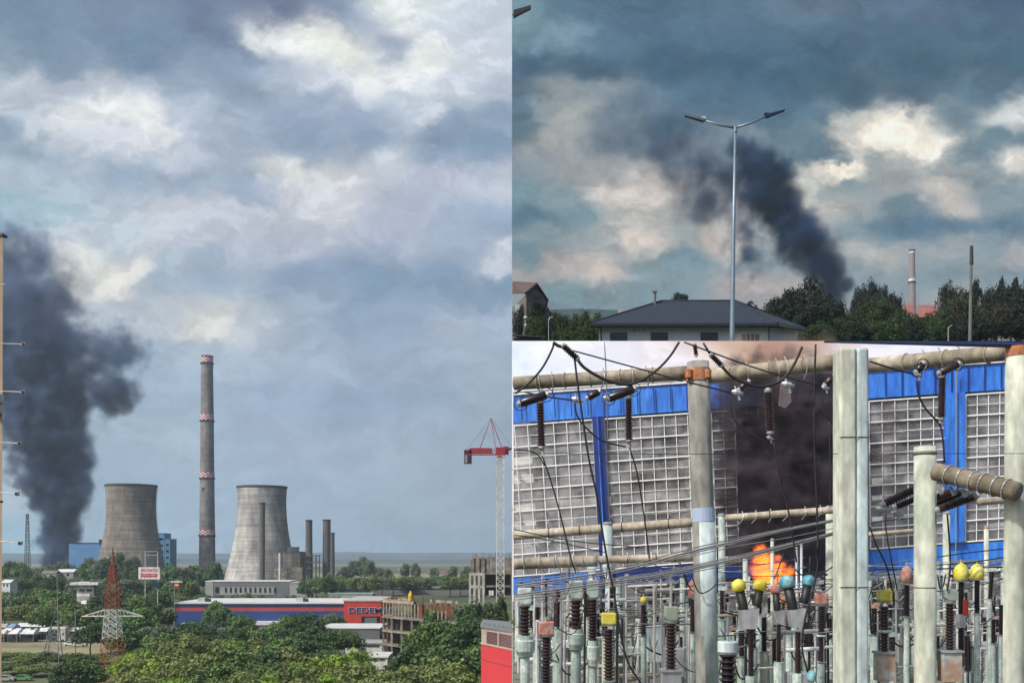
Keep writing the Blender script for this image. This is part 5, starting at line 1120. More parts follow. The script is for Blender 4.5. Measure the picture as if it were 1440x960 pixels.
ins((856, 560), (891, 547), 6.2, 17.5, 'dark tension tube left of the rusty collared pillar', smooth=True, m=brownd, ring=True)
ins((827, 559), (842, 551), 5, 18, 'short dark tension tube behind the long vertical cable', smooth=True, m=brownd)
ins((793, 487), (811, 503.5), 5.2, 14, 'stubby dark insulator at the top of the main cable', m=brownd)
ins((977, 485), (979, 499), 3.4, 18, 'small pin insulator above the rusty collared pillar', m=brownd)
ins((1001, 500), (1014, 513), 4.6, 15, 'stubby dark insulator on the loop right of the collared pillar', m=brownd)
ins((1040, 547), (1052, 537), 4.4, 17, 'short tilted tube insulator at the edge of the smoke', smooth=True, m=brown)
ins((1161, 541), (1172, 529), 5, 16.5, 'short tilted tube insulator left of the twin pillar', smooth=True, m=brown)
ins((1289, 522), (1298, 512), 5, 15, 'short tilted tube insulator under the right top beam', smooth=True, m=brownd, ring=True)
ins((1322, 524), (1347, 512), 5.5, 14.5, 'dark tension tube under the right top beam', smooth=True, m=brown, ring=True)
ins((1244, 708), (1287, 687), 6.5, 15.6, 'upper ribbed tension insulator left of the domed pillar', m=brown); ins((1260, 712), (1288, 701), 5, 15.9, 'lower ribbed tension insulator left of the domed pillar', m=brownd)
ins((1316, 701), (1336, 692), 5.8, 15, 'ribbed tension insulator tucked behind the domed pillar'); ins((1316, 709), (1357, 690), 5.2, 15.3, 'middle ribbed tension insulator under the diagonal pipe', m=brownd); ins((1320, 716), (1372, 697), 6.2, 14.7, 'lowest ribbed tension insulator under the diagonal pipe')
for i, x in enumerate((1324, 1342, 1358, 1374)):
    e = empty('clevis', P(x, 692, 14.5), ['first', 'second', 'third', 'fourth'][i]+' bright shackle from left along the underside of the diagonal pipe', 'shackle', 'shackles under the diagonal pipe'); mb = MB(); mb.bar(P(x-6, 681+i*3, 14.5), P(x, 694+i*2, 14.5), .03, 6); mb.bar(P(x, 694+i*2, 14.5), P(x+5, 684+i*3, 14.5), .02, 6); mb.build('shackle', alu, e)
for i, (x, y, dx, dd, l) in enumerate(((762, 632, 3, 18, 'clamp below the left hanging insulator'), (885, 624, 3, 18, 'clamp below the second hanging insulator'), (1083, 616, 5, 16.5, 'triangular clamp below the insulator in the smoke'), (1323, 595, 4, 15, 'clamp below the right hanging insulator'), (812, 562, 8, 18, 'bright clamp on the cable junction under the left beam'), (853, 560, 5, 17.4, 'bright round clamp at the tension tube foot'), (1037, 552, 8, 17, 'bright clamp at the left edge of the smoke'), (1161, 545, 6, 16.5, 'bright clamp beside the twin pillar'), (1291, 527, 6, 15, 'bright clamp under the right beam'), (1108, 541, 9, 16.5, 'bright lug between beam and insulator in the smoke'), (1240, 716, 8, 15.6, 'tangled clamp left of the upper tension insulators'), (1262, 722, 8, 15.8, 'tangled clamp with spread prongs'), (885, 541, 4, 17.3, 'dark cable joint on the left beam'))):
    m = alu if i != 12 else blackrub; e = empty('cable_clamp', P(x, y, dd), l, 'clamp', 'cable clamps'); mb = MB(); s = dx/F*dd
    mb.lathe(P(x-dx, y-2, dd), P(x+dx, y+2, dd), [(0, s*.25), (.3, s*.55), (.7, s*.5), (1, s*.2)], 8); mb.bar(P(x, y, dd), P(x+dx*.4, y+dx*1.3, dd), s*.22, 6); mb.bar(P(x, y, dd), P(x-dx*.5, y-dx*1.2, dd), s*.16, 6); mb.build('clamp', m, e)
e = empty('broken_bracket', P(1105, 550, 17), 'torn pale sheet hanging below the beam in the smoke', 'bracket'); mb = MB(); a = [P(1098, 540, 17), P(1110, 538, 17), P(1113, 565, 17), P(1104, 574, 17), P(1095, 570, 17)]
mb.add(a+[v+Vector((0, .03, 0)) for v in a], [(0, 1, 2, 3, 4), (9, 8, 7, 6, 5)]+[(i, i+5, (i+1) % 5+5, (i+1) % 5) for i in range(5)]); mb.build('sheet', mat('smoky_sheet', (.16,.13,.13), .9, .3, 3), e)

# cables
def cable(pts, r, d, label, m=None, d2=None, k=6, name='cable'):
    d2 = d2 or d; n_ = len(pts); q = [P(x, y, d+(d2-d)*i/(n_-1)) for i, (x, y) in enumerate(pts)]
    for v in q: v.x = max(v.x, .05)
    mb = MB(); mb.tube(spl(q, k), r/F*d, 6); o = mb.build(name, m or cab_, None, smooth=True); tag(o, label, 'cable', 'cables of the substation'); return o
C_ = [([(779, 481), (776, 492), (762, 518), (742, 540), (721, 553)], 1.7, 15, 'thick black cable curving down to the left edge'),
([(778, 481.5), (785, 486), (793, 488)], 2.4, 14, 'short dark link into the stubby insulator at the top'),
([(811, 504), (822, 517), (845, 531), (868, 539), (888, 541)], 2.3, 14.5, 'doubled thick cable sagging from the stubby insulator to the beam'),
([(885, 541), (905, 533), (925, 519), (942, 501), (955, 481)], 1.9, 15.5, 'thick cable rising right from the joint on the beam'),
([(806, 493), (850, 505), (905, 520), (960, 536)], 1.1, 15.5, 'thin cable running down across the left top beam'),
([(966, 537), (1000, 545), (1027, 552)], 1.2, 16.5, 'thin cable from the rusty collar to the smoke'),
([(808, 504), (813, 545), (821, 600), (829, 650), (838, 690), (846, 740), (853, 782), (863, 832), (871, 880), (882, 928), (902, 962)], 1.6, 14, 'long black cable hanging from the top to the bottom of the yard'),
([(850, 481), (853, 540), (855, 630)], .8, 17, 'thin grey wire dropping straight before the left top beam'),
([(808, 565), (812, 585), (826, 603), (848, 620), (880, 628)], 1.3, 17.8, 'slack jumper loop before the left windows'),
([(738, 551), (765, 557), (808, 563)], 1.2, 18, 'thin link between the two left tension tubes'),
([(722, 632), (745, 634), (757, 640), (766, 655)], 1.0, 18, 'thin wire reaching the left clamp from the edge'),
([(762, 640), (772, 668), (784, 708), (794, 748), (803, 785), (810, 805)], 1.2, 18, 'thin dropper below the left hanging insulator'),
([(885, 628), (896, 665), (905, 720), (909, 750), (914, 790)], 1.2, 18, 'thin dropper below the second hanging insulator'),
([(1027, 556), (1029, 580), (1040, 600), (1058, 612), (1082, 622)], 1.2, 16.5, 'slack jumper loop at the edge of the smoke'),
([(962, 481), (1000, 495), (1050, 513), (1098, 528), (1155, 543)], 1.1, 15.5, 'long thin cable crossing before the peach sky'),
([(989, 482), (998, 497)], 1.5, 15, 'short dark link above the loop insulator'),
([(1015, 515), (1030, 530), (1055, 541), (1075, 543), (1098, 535), (1115, 515), (1128, 488)], 2.0, 15, 'thick cable bowl sagging over the beam in front of the smoke'),
([(1147, 484), (1145, 560), (1146, 640), (1149, 720), (1150, 790), (1143, 830), (1132, 870), (1128, 910), (1136, 945)], 1.4, 15.5, 'long dark cable dropping in front of the smoke left of the twin pillar'),
([(1088, 622), (1095, 660), (1104, 700), (1112, 735), (1120, 790)], 1.2, 16, 'thin dropper below the insulator in the smoke'),
([(1166.5, 592), (1167, 650), (1167, 712)], .9, 25, 'thin reddish rod above the slim post by the twin pillar'),
([(1155, 555), (1158, 578), (1168, 592), (1181, 600)], 1.1, 16.5, 'small jumper reaching behind the twin pillar'),
([(1223, 508), (1245, 515), (1265, 521), (1287, 526)], 1.3, 15, 'cable running out from behind the twin pillar under the beam'),
([(1289, 535), (1292, 556), (1302, 575), (1318, 592), (1323, 600)], 1.3, 15, 'slack jumper below the right top beam'),
([(1323, 600), (1326, 618), (1328, 650)], 1.3, 15, 'short dropper onto the diagonal pipe'),
([(1332, 722), (1335, 760), (1336, 800), (1332, 830)], 1.2, 14.9, 'black dropper below the tension insulators'),
([(1223, 740), (1232, 765), (1248, 800), (1258, 850)], 1.2, 15.6, 'slanting black dropper right of the twin pillar'),
([(1246, 722), (1246, 745), (1254, 790), (1262, 830)], .9, 15.8, 'thin black dropper below the tangled clamps'),
([(721, 637), (900, 638), (1178, 638)], .5, 13.6, 'hair thin wire stretched level across the big windows'), ([(1224, 637.5), (1440, 637.5), (1470, 637.5)], .5, 13.4, 'hair thin wire stretched level right of the twin pillar'),
([(721, 744), (770, 754), (820, 762), (900, 769)], .8, 20, 'thin wire slanting down over the middle pipe'), ([(721, 752), (760, 757), (850, 776)], .8, 20.4, 'second thin wire slanting down over the middle pipe'),
([(1317, 783), (1360, 777), (1414, 771)], .9, 17, 'upper thin black wire before the blue sill wall'), ([(1317, 794), (1360, 791), (1414, 783)], .9, 17, 'lower thin black wire before the blue sill wall'),
([(1223, 800), (1280, 800), (1410, 797)], 1, 17.5, 'level black wire over the right equipment'), ([(1223, 736), (1250, 731), (1286, 728)], .8, 17, 'short wire between twin and domed pillar')]
for a in C_:
    g_ = 'grey' in a[3] or 'hair' in a[3]
    cable(a[0], a[1], a[2], a[3], cabg if 'grey' in a[3] else None)
for i, (off, r_) in enumerate(((0, 1.6), (3, 1.1), (-4, .9), (14, 1.5), (17, 1.0), (21, .8), (9, .7), (-8, .7), (11, .7))):
    if i < 3: pts = [(721, 823+off), (800, 812+off), (880, 799+off), (980, 773+off), (1080, 750+off*.6), (1165, 733+off*.4), (1181, 730+off*.4)]
    else: pts = [(721, 822+off), (830, 808+off), (930, 796+off*.8), (1030, 775+off*.8), (1100, 761+off*.5), (1181, 743+off*.3)]
    cable(pts, r_, 15.5+i*.25, NUM[i]+' conductor of the grey bundle sweeping up to the twin pillar', cabg)

# equipment columns
UN = []
def unit(px, d, head, insl, base, label, cat='insulator post', ins2=None, group='equipment columns of the substation', lean=0, name='equipment_column', im=None):
    e = empty(name, (X(px, d), d, GZ), label, cat, group); s = d/F; im = im or brown
    if head:
        kind, m, y0, y1, w_ = head
        mb = MB(); c = P(px+lean, (y0+y1)/2, d); h = (y1-y0)*s; r = w_/2*s
        if kind == 'box': mb.box(c, (w_*s, w_*s*.9, h))
        elif kind == 'cham':
            z0, z1 = c.z-h/2, c.z+h/2; q = []
            for yy in (-r*.9, r*.9): q.append([(c.x-r, c.y+yy, z1), (c.x+r, c.y+yy, z1), (c.x+r, c.y+yy, z0+h*.12), (c.x+r*.8, c.y+yy, z0), (c.x-r*.6, c.y+yy, z0), (c.x-r, c.y+yy, z0+h*.25)])
            n_ = 6; mb.add(q[0]+q[1], [tuple(range(n_-1, -1, -1)), tuple(range(n_, 2*n_))]+[(i, (i+1) % n_, (i+1) % n_+n_, i+n_) for i in range(n_)])
        elif kind == 'dome': mb.lathe((c.x, c.y, c.z-h/2), (c.x, c.y, c.z+h/2), [(0, r*.75), (.08, r*.98), (.45, r), (.72, r*.86), (.9, r*.55), (1, r*.15)], 20)
        elif kind == 'drum': mb.lathe((c.x, c.y, c.z-h/2), (c.x, c.y, c.z+h/2), [(0, r*.92), (.04, r), (.9, r), (1, r*.93)], 24)
        o = mb.build('head', m, e, smooth=kind == 'dome')
        if kind in ('box', 'cham'): bv = o.modifiers.new('soft_edges', 'BEVEL'); bv.width = .02; bv.segments = 2
        mb = MB(); mb.lathe((c.x, c.y, c.z-h/2-.03), (c.x, c.y, c.z-h/2), [(0, r*.95), (1, r*1.08)], 16); mb.build('collar', alu, e)
        mb = MB(); mb.bar((c.x, c.y, c.z+h/2), (c.x, c.y, c.z+h/2+.06), .018, 6); mb.build('terminal', alu, e)
    y0, y1, w_ = insl; mb = MB(); ribbed(mb, P(px, y1, d), P(px+lean, y0, d), w_/2*s); mb.build('porcelain', im, e)
    zlow = P(px, y1, d).z
    if ins2:
        mb = MB(); mb.lathe(P(px, ins2[0], d), P(px, y1, d), [(0, w_*.62*s), (.4, w_*.7*s), (1, w_*.62*s)], 14); mb.build('middle_flange', mint if im is brown else alu, e)
        mb = MB(); ribbed(mb, P(px, ins2[1], d), P(px, ins2[0], d), ins2[2]/2*s); mb.build('porcelain', im, e); zlow = P(px, ins2[1], d).z
    if base:
        kind, m, b1, bw = base; zc = P(px, b1, d).z; mb = MB(); h = zlow-zc
        if kind == 'tank': mb.lathe((X(px, d), d, zc), (X(px, d), d, zlow), [(0, bw*.32*s), (.25, bw*.48*s), (.6, bw*.5*s), (.75, bw*.5*s), (.8, bw*.42*s), (1, bw*.42*s)], 18)
        else: mb.box((X(px, d), d, (zc+zlow)/2), (bw*s, bw*s*.8, h))
        mb.build('base_tank', m, e); zlow = zc
        if kind == 'box': mb = MB(); mb.box((X(px, d), d, zlow+h+.015), (bw*s*1.15, bw*s, .03)); mb.build('flange', alu, e)
    mb = MB(); rr = insl[2]*.42*s; mb.lathe((X(px, d), d, GZ), (X(px, d), d, zlow), [(0, rr), (.98, rr), (1, rr*1.5)], 12); mb.build('support_column', mint, e)
    return e
unit(738, 17, ('cham', mint, 826, 849, 20), (851, 893, 16), ('tank', mint, 922, 29), 'instrument transformer with mint box head nearest the left edge', 'transformer')
unit(810, 18, ('cham', mint, 816, 841, 19), (843, 884, 17), ('tank', mint, 912, 24), 'instrument transformer with mint box head left of the long cable', 'transformer')
unit(833.5, 19, ('cham', mint, 815, 840, 16), (842, 900, 14), ('tank', mint, 935, 20), 'taller mint head transformer close behind its neighbour', 'transformer')
unit(768, 16, ('box', salmon, 873, 892, 22), (894, 962, 14.5), None, 'tall brown insulator post with faded pinkish box head')
unit(856, 15.5, ('box', yellow, 861, 877, 20), (884, 956, 15), None, 'tall brown insulator post with bright yellow box by the long cable')
unit(905, 21, ('dome', yellow, 838, 847.5, 10), (850, 893, 9.5), None, 'small insulator post with little yellow cap')
unit(943.5, 15, ('cham', mat('greenish_enamel', (.28,.34,.24), .6, .15, 5), 852, 872, 18), (876, 943, 15.5), ('box', alu, 985, 26), 'tall insulator post with dull green box left of the grey pillar')
unit(974, 21, ('dome', salmon, 815, 838, 15), (842, 888, 9), None, 'insulator post with faded pink dome behind the grey pillar')
unit(1023.5, 12.5, ('drum', pblue, 901, 916, 29), (918, 985, 25), None, 'big near insulator with pale drum cap right of the grey pillar', im=brownd)
unit(1155, 19, ('box', salmon, 833, 849, 16), (853, 892, 11), None, 'insulator post with pink box between fire and twin pillar', ins2=(895, 930, 8))
unit(1243.5, 15, ('box', yellow, 829, 844.5, 18), (852, 885, 14.5), ('box', boxm, 956, 24), 'insulator post with yellow box and rusty base box right of the twin pillar', ins2=(889, 918, 13))
unit(1275, 17, ('dome', salmon, 795, 818, 17), (822, 866, 9.5), None, 'insulator post with reddish dome left of the domed pillar', im=brownd)
unit(1335.5, 15, ('cham', mat('grey_green_enamel', (.27,.33,.30), .6, .15, 5), 828, 844, 16), (848, 916, 13), ('box', boxm, 957, 26), 'tall insulator post with grey green box and rusty base box right of the domed pillar')
unit(1351.5, 17, ('dome', yellow, 791, 815, 20), (817, 863, 9.5), None, 'left one of two adjacent insulator posts with pale yellow domes', im=brownd, ins2=(882, 936, 10))
unit(1374, 17.2, ('dome', yellow, 792, 813, 19), (815, 862, 9), None, 'right one of two adjacent insulator posts with pale yellow domes', im=brownd)
unit(1397, 18, None, (870, 904, 7), None, 'short insulator post near the rusty topped pillar', im=brownd)
unit(1392, 18.5, None, (804, 842, 7), None, 'leaning dark insulator near the rusty topped pillar', lean=3, im=brownd)
unit(1408, 19, None, (850, 892, 7.5), None, 'dark insulator half hidden by the rightmost pillar', im=brownd)
mb = MB(); mb.tube([P(1357.5, 865, 16.7), P(1358, 843, 16.7)], 3.6/F*16.7, 10); o = mb.build('red_marker', mat('red_enamel', (.55,.05,.03), .5)); tag(o, 'bright red cylinder between the two yellow domed posts', 'marker')
# breakers: two leaning black chambers over a V shaped housing
def breaker(px, d, c1, c2, body, post, m1, m2, label):
    e = empty('circuit_breaker', (X(px, d), d, GZ), label, 'circuit breaker', 'v shaped circuit breakers'); s = d/F
    for (x0, y0, x1, y1, w_), m in ((c1, m1), (c2, m2)):
        mb = MB(); a, b_ = P(x1, y1, d), P(x0, y0, d); mb.lathe(a, b_, [(0, w_*.40*s), (.1, w_*.44*s), (1, w_*.44*s)], 16); ch = mb.build('chamber', blackrub, e, smooth=True)
        dr = (b_-a).normalized(); mb = MB(); mb.lathe(b_-dr*.02, b_+dr*w_*1.05*s, [(0, w_*.5*s), (.15, w_*.66*s), (.55, w_*.68*s), (.8, w_*.55*s), (.93, w_*.3*s), (1, w_*.05*s)], 18); mb.build('cap', m, ch, smooth=True)
    x0, y0, x1, y1 = body; mb = MB(); a = [P(x0, y0, d-.1), P(x0+4, y1, d-.1), P(x1-3, y1, d-.1), P(x1, y0-3, d-.1)]; mb.hexa(a+[v+Vector((0, .22, 0)) for v in a]); o = mb.build('housing', alu, e)
    y0, y1, w_ = post; mb = MB(); ribbed(mb, P(px, y1, d), P(px, y0, d), w_/2*s); mb.build('porcelain', brown, e)
    mb = MB(); mb.lathe((X(px, d), d, GZ), P(px, y1, d), [(0, .09), (1, .09)], 10); mb.build('support_column', mint, e)
breaker(1056, 16, (1040, 829, 1047, 860, 15), (1068, 828, 1064, 852, 14), (1041, 858, 1068, 884), (886, 950, 9), yellow, yellow, 'circuit breaker with two yellow caps in front of the flames')
breaker(1122, 16.4, (1108, 824, 1116, 860, 16), (1136, 822, 1130, 848, 14), (1110, 858, 1134, 882), (888, 946, 10), teal, teal, 'circuit breaker with two teal caps right of the flames')
breaker(1095, 18, (1091, 832, 1093, 858, 11), (1100, 846, 1099, 862, 9), (1088, 860, 1104, 876), (878, 930, 8), salmon, rusty, 'smaller singed breaker behind the other two at the flames')
mb = MB(); mb.lathe(P(1141, 958, 15), P(1141, 942, 15), [(0, .05), (.2, .07), (.7, .07), (1, .03)], 12); o = mb.build('cable_gland', teal, None, smooth=True); tag(o, 'small teal cable end near the bottom below the teal breaker', 'cable end')
# crowded equipment farther back: insulators on pale columns, bus bars, lattice
r_ = random.Random(11); BG = []
BGD = {0: 'pale green column with brown insulator', 1: 'pale column with dark slim insulator', 2: 'pale column with orange capped insulator', 3: 'squat pale column with blue grey head'}
LM = [(735, 'near the left edge'), (790, 'between the pinkish and mint heads'), (870, 'behind the bright yellow box'), (930, 'left of the grey pillar'), (1035, 'under the yellow capped breaker'), (1085, 'below the flames'), (1130, 'under the teal capped breaker'), (1170, 'left of the twin pillar'), (1245, 'around the yellow box right of the twin pillar'), (1320, 'beside the domed pillar'), (1375, 'below the yellow domes'), (1405, 'by the rightmost pillar')]
for i in range(175):
    px = r_.uniform(731, 1412); d = r_.uniform(20, 36)
    k = r_.choice((0, 0, 1, 1, 1, 2, 3)); top = r_.uniform(818, 893)+(d < 24)*8; hi = r_.uniform(26, 46)*24/d; s = d/F
    if 1170 < px < 1224 or 978 < px < 1008: continue
    e = empty('small_insulator_column', (X(px, d), d, GZ), None, 'insulator post', 'crowded insulator columns farther back')
    mb = MB(); ribbed(mb, P(px, top+hi, d), P(px, top, d), r_.uniform(3.2, 4.6)*24/d*s, n=9); mb.build('porcelain', brown if k in (0, 3) else brownd, e)
    mb = MB(); mb.lathe((X(px, d), d, GZ), P(px, top+hi, d), [(0, 5.2*24/d*s), (.97, 5.2*24/d*s), (1, 6.5*24/d*s)], 10); mb.build('support_column', mint if k != 1 else ppaint, e)
    hm = {0: alu, 1: alu, 2: rusty, 3: pblue}[k]; mb = MB(); w_ = (5 if k < 2 else 8)*24/d*s; mb.box(P(px, top-3, d), (w_, w_, 5*24/d*s)); mb.build('head', hm, e)
    BG.append((e, k, px, top, d, min(LM, key=lambda q: abs(q[0]-px))[1]))
DESC.update(BGD); autolabel(BG)
BB = []
for i in range(95):
    px = r_.uniform(724, 1330); y = r_.choice((868, 880, 892, 900, 912, 925, 938, 856, 846, 832, 822, 950))+r_.uniform(-3, 3); d = r_.uniform(19, 31); Ln = r_.uniform(30, 95); 
    x1 = min(px+Ln, 1412)
    mb = MB(); mb.bar(P(px, y, d), P(x1, y-Ln*.05, d), r_.choice((1.3, 1.8, 2.6))*24/d/F*d, 8); 
    o = mb.build('bus_bar', r_.choice((alu, M['offwhite'], M['white'], beamt)), None); tag(o, None, 'bus bar', 'bus bars of the yard'); BB.append((o, 'bar', (px+x1)/2, y, d, min(LM, key=lambda q: abs(q[0]-(px+x1)/2))[1]))
DESC['bar'] = 'pale horizontal bus bar'; autolabel(BB)
WW = []
for i in range(120):
    px = r_.uniform(722, 1400); y = r_.uniform(795, 935); d = r_.uniform(17, 27); dx = r_.uniform(-60, 70); 
    if px+dx > 1410 or px+dx < 722: continue
    sag = r_.uniform(5, 25); pts = [(px, y), (px+dx*.3, y+sag*.8), (px+dx*.7, y+sag), (px+dx, y+r_.uniform(-20, 10))]
    o = cable(pts, r_.choice((.8, 1.0, 1.3)), d, None, r_.choice((cab_, cab_, cabg)), k=4, name='jumper_wire'); o['group'] = 'jumper wires of the yard'; WW.append((o, 'wire', px+dx/2, y, d, min(LM, key=lambda q: abs(q[0]-px-dx/2))[1]))
DESC['wire'] = 'slack jumper wire'; autolabel(WW)
# portal frames and cabinets, lattice supports
for i, (x0, x1, y, d, l) in enumerate(((870, 960, 812, 30, 'dark steel portal behind the cable bundle left of the grey pillar'), (1222, 1290, 806, 28, 'dark steel portal under the blue sill wall right of the twin pillar'), (1318, 1412, 790, 29, 'dark steel portal behind the yellow domes'), (1020, 1165, 822, 30, 'steel portal below the flames'), (728, 830, 835, 30, 'steel portal behind the mint headed transformers'))):
    e = empty('steel_portal', (X((x0+x1)/2, d), d, GZ), l, 'portal frame', 'steel portals of the yard'); mb = MB()
    for yy in (y, y+9): mb.bar(P(x0, yy, d), P(x1, yy-3, d), .05)
    n_ = int((x1-x0)/9)
    for k in range(n_): a = x0+(x1-x0)*k/n_; b2 = x0+(x1-x0)*(k+1)/n_; mb.bar(P(a, y+(9 if k % 2 else 0), d), P(b2, y+(0 if k % 2 else 9)-2, d), .03)
    mb.build('truss', M['steel'], e)
    for xx in (x0, x1): mb = MB(); mb.bar((X(xx, d), d, GZ), P(xx, y, d), .09, 8); mb.build('leg', mint, e)
for i, (x, y, w_, h_, d, m, l) in enumerate(((1383, 905, 40, 6, 22, alu, 'long pale trough under the dark insulators at right'), (948, 930, 26, 40, 20, alu, 'open grey cabinet below the dull green box'), (1122, 962, 30, 34, 18, alu, 'grey control box below the teal capped breaker'), (780, 905, 44, 10, 24, M['white'], 'white trough behind the pinkish headed post'), (885, 915, 36, 12, 24, mint, 'mint cabinet right of the bright yellow box'), (1100, 905, 50, 9, 25, M['offwhite'], 'pale trough below the flames'), (1020, 895, 26, 10, 26, mint, 'mint cabinet left of the yellow capped breaker'), (1255, 895, 40, 8, 26, M['offwhite'], 'pale trough behind the yellow box right of the twin pillar'), (921, 905, 24, 50, 23, pblue, 'pale blue cabinet left of the dull green box'))):
    s = d/F; e = empty('cabinet', (X(x, d), d, GZ), l, 'cabinet', 'troughs and cabinets of the yard'); mb = MB(); mb.box(P(x, y, d), (w_*s, .4, h_*s)); o = mb.build('case', m, e); bv = o.modifiers.new('soft_edges', 'BEVEL'); bv.width = .015
    for xx in (x-w_*.42, x+w_*.42): mb = MB(); mb.bar((X(xx, d), d, GZ), P(xx, y+h_/2, d), .05, 6); mb.build('leg', M['steel'], e)
for x, y in ((1385, 925), (1403, 925)):
    d = 23; s = d/F; mb = MB(); lattice(mb, (X(x, d), d), GZ, Z(y-12, d), 14*s, 12*s, 5, .018); o = mb.build('lattice_stand', M['steel']); tag(o, 'left of two lattice stands under the pale trough' if x == 1385 else 'right of two lattice stands under the pale trough', 'stand', 'lattice stands')
# a row of green shrubs seen between the columns at the far side of the yard
for i, (x, w_) in enumerate(((728, 26), (786, 34), (1182, 30), (1262, 30), (1010, 28), (940, 26))):
    tree('shrub', x+3, 862 if i != 4 else 872, 38, w_, zb=GZ, clump='between the columns at the foot of the hall', name='shrub', group='shrubs by the hall', cat='shrub')


PP = []
for i in range(150):
    px = r_.uniform(724, 1410); y = r_.uniform(805, 900); d = r_.uniform(17, 34)
    if 1172 < px < 1226 or 976 < px < 1010: continue
    mb = MB(); mb.bar((X(px, d), d, GZ), P(px+r_.uniform(-1.5, 1.5), y, d), r_.uniform(.7, 1.6)/F*d*1.3, 6); mb.box(P(px, y, d), (5/F*d, 3/F*d, 3/F*d)); o = mb.build('thin_post', r_.choice((M['white'], M['offwhite'], alu, M['steel'], blackrub))); tag(o, None, 'post', 'thin posts of the yard'); PP.append((o, 'post', px, y, d, min(LM, key=lambda q: abs(q[0]-px))[1]))
DESC['post'] = 'thin metal post'; autolabel(PP)
FW = []
for i in range(120):
    px = r_.uniform(722, 1380); y = r_.uniform(790, 900); d = r_.uniform(18, 30); ln = r_.uniform(40, 150); x1 = min(px+ln, 1412)
    o = cable([(px, y), ((px+x1)/2, y-ln*.04+r_.uniform(0, 6)), (x1, y-ln*r_.uniform(.02, .14))], r_.choice((.5, .6, .8)), d, None, r_.choice((cab_, cabg, alu)), k=4, name='line_wire'); o['group'] = 'thin taut wires over the yard'; FW.append((o, 'taut', (px+x1)/2, y, d, min(LM, key=lambda q: abs(q[0]-(px+x1)/2))[1]))
DESC['taut'] = 'thin taut wire'; autolabel(FW)
for m_ in (mint, ppaint, pblue, pgrey, alu, M['white'], M['offwhite'], yellow, brown, beamt, beamc):
    if not m_.get('w'): weather(m_, 1.2, .35, .72, 1.15, 9.0); m_['w'] = 1
autolabel([t for t in TREES if not t[0].get('label')])

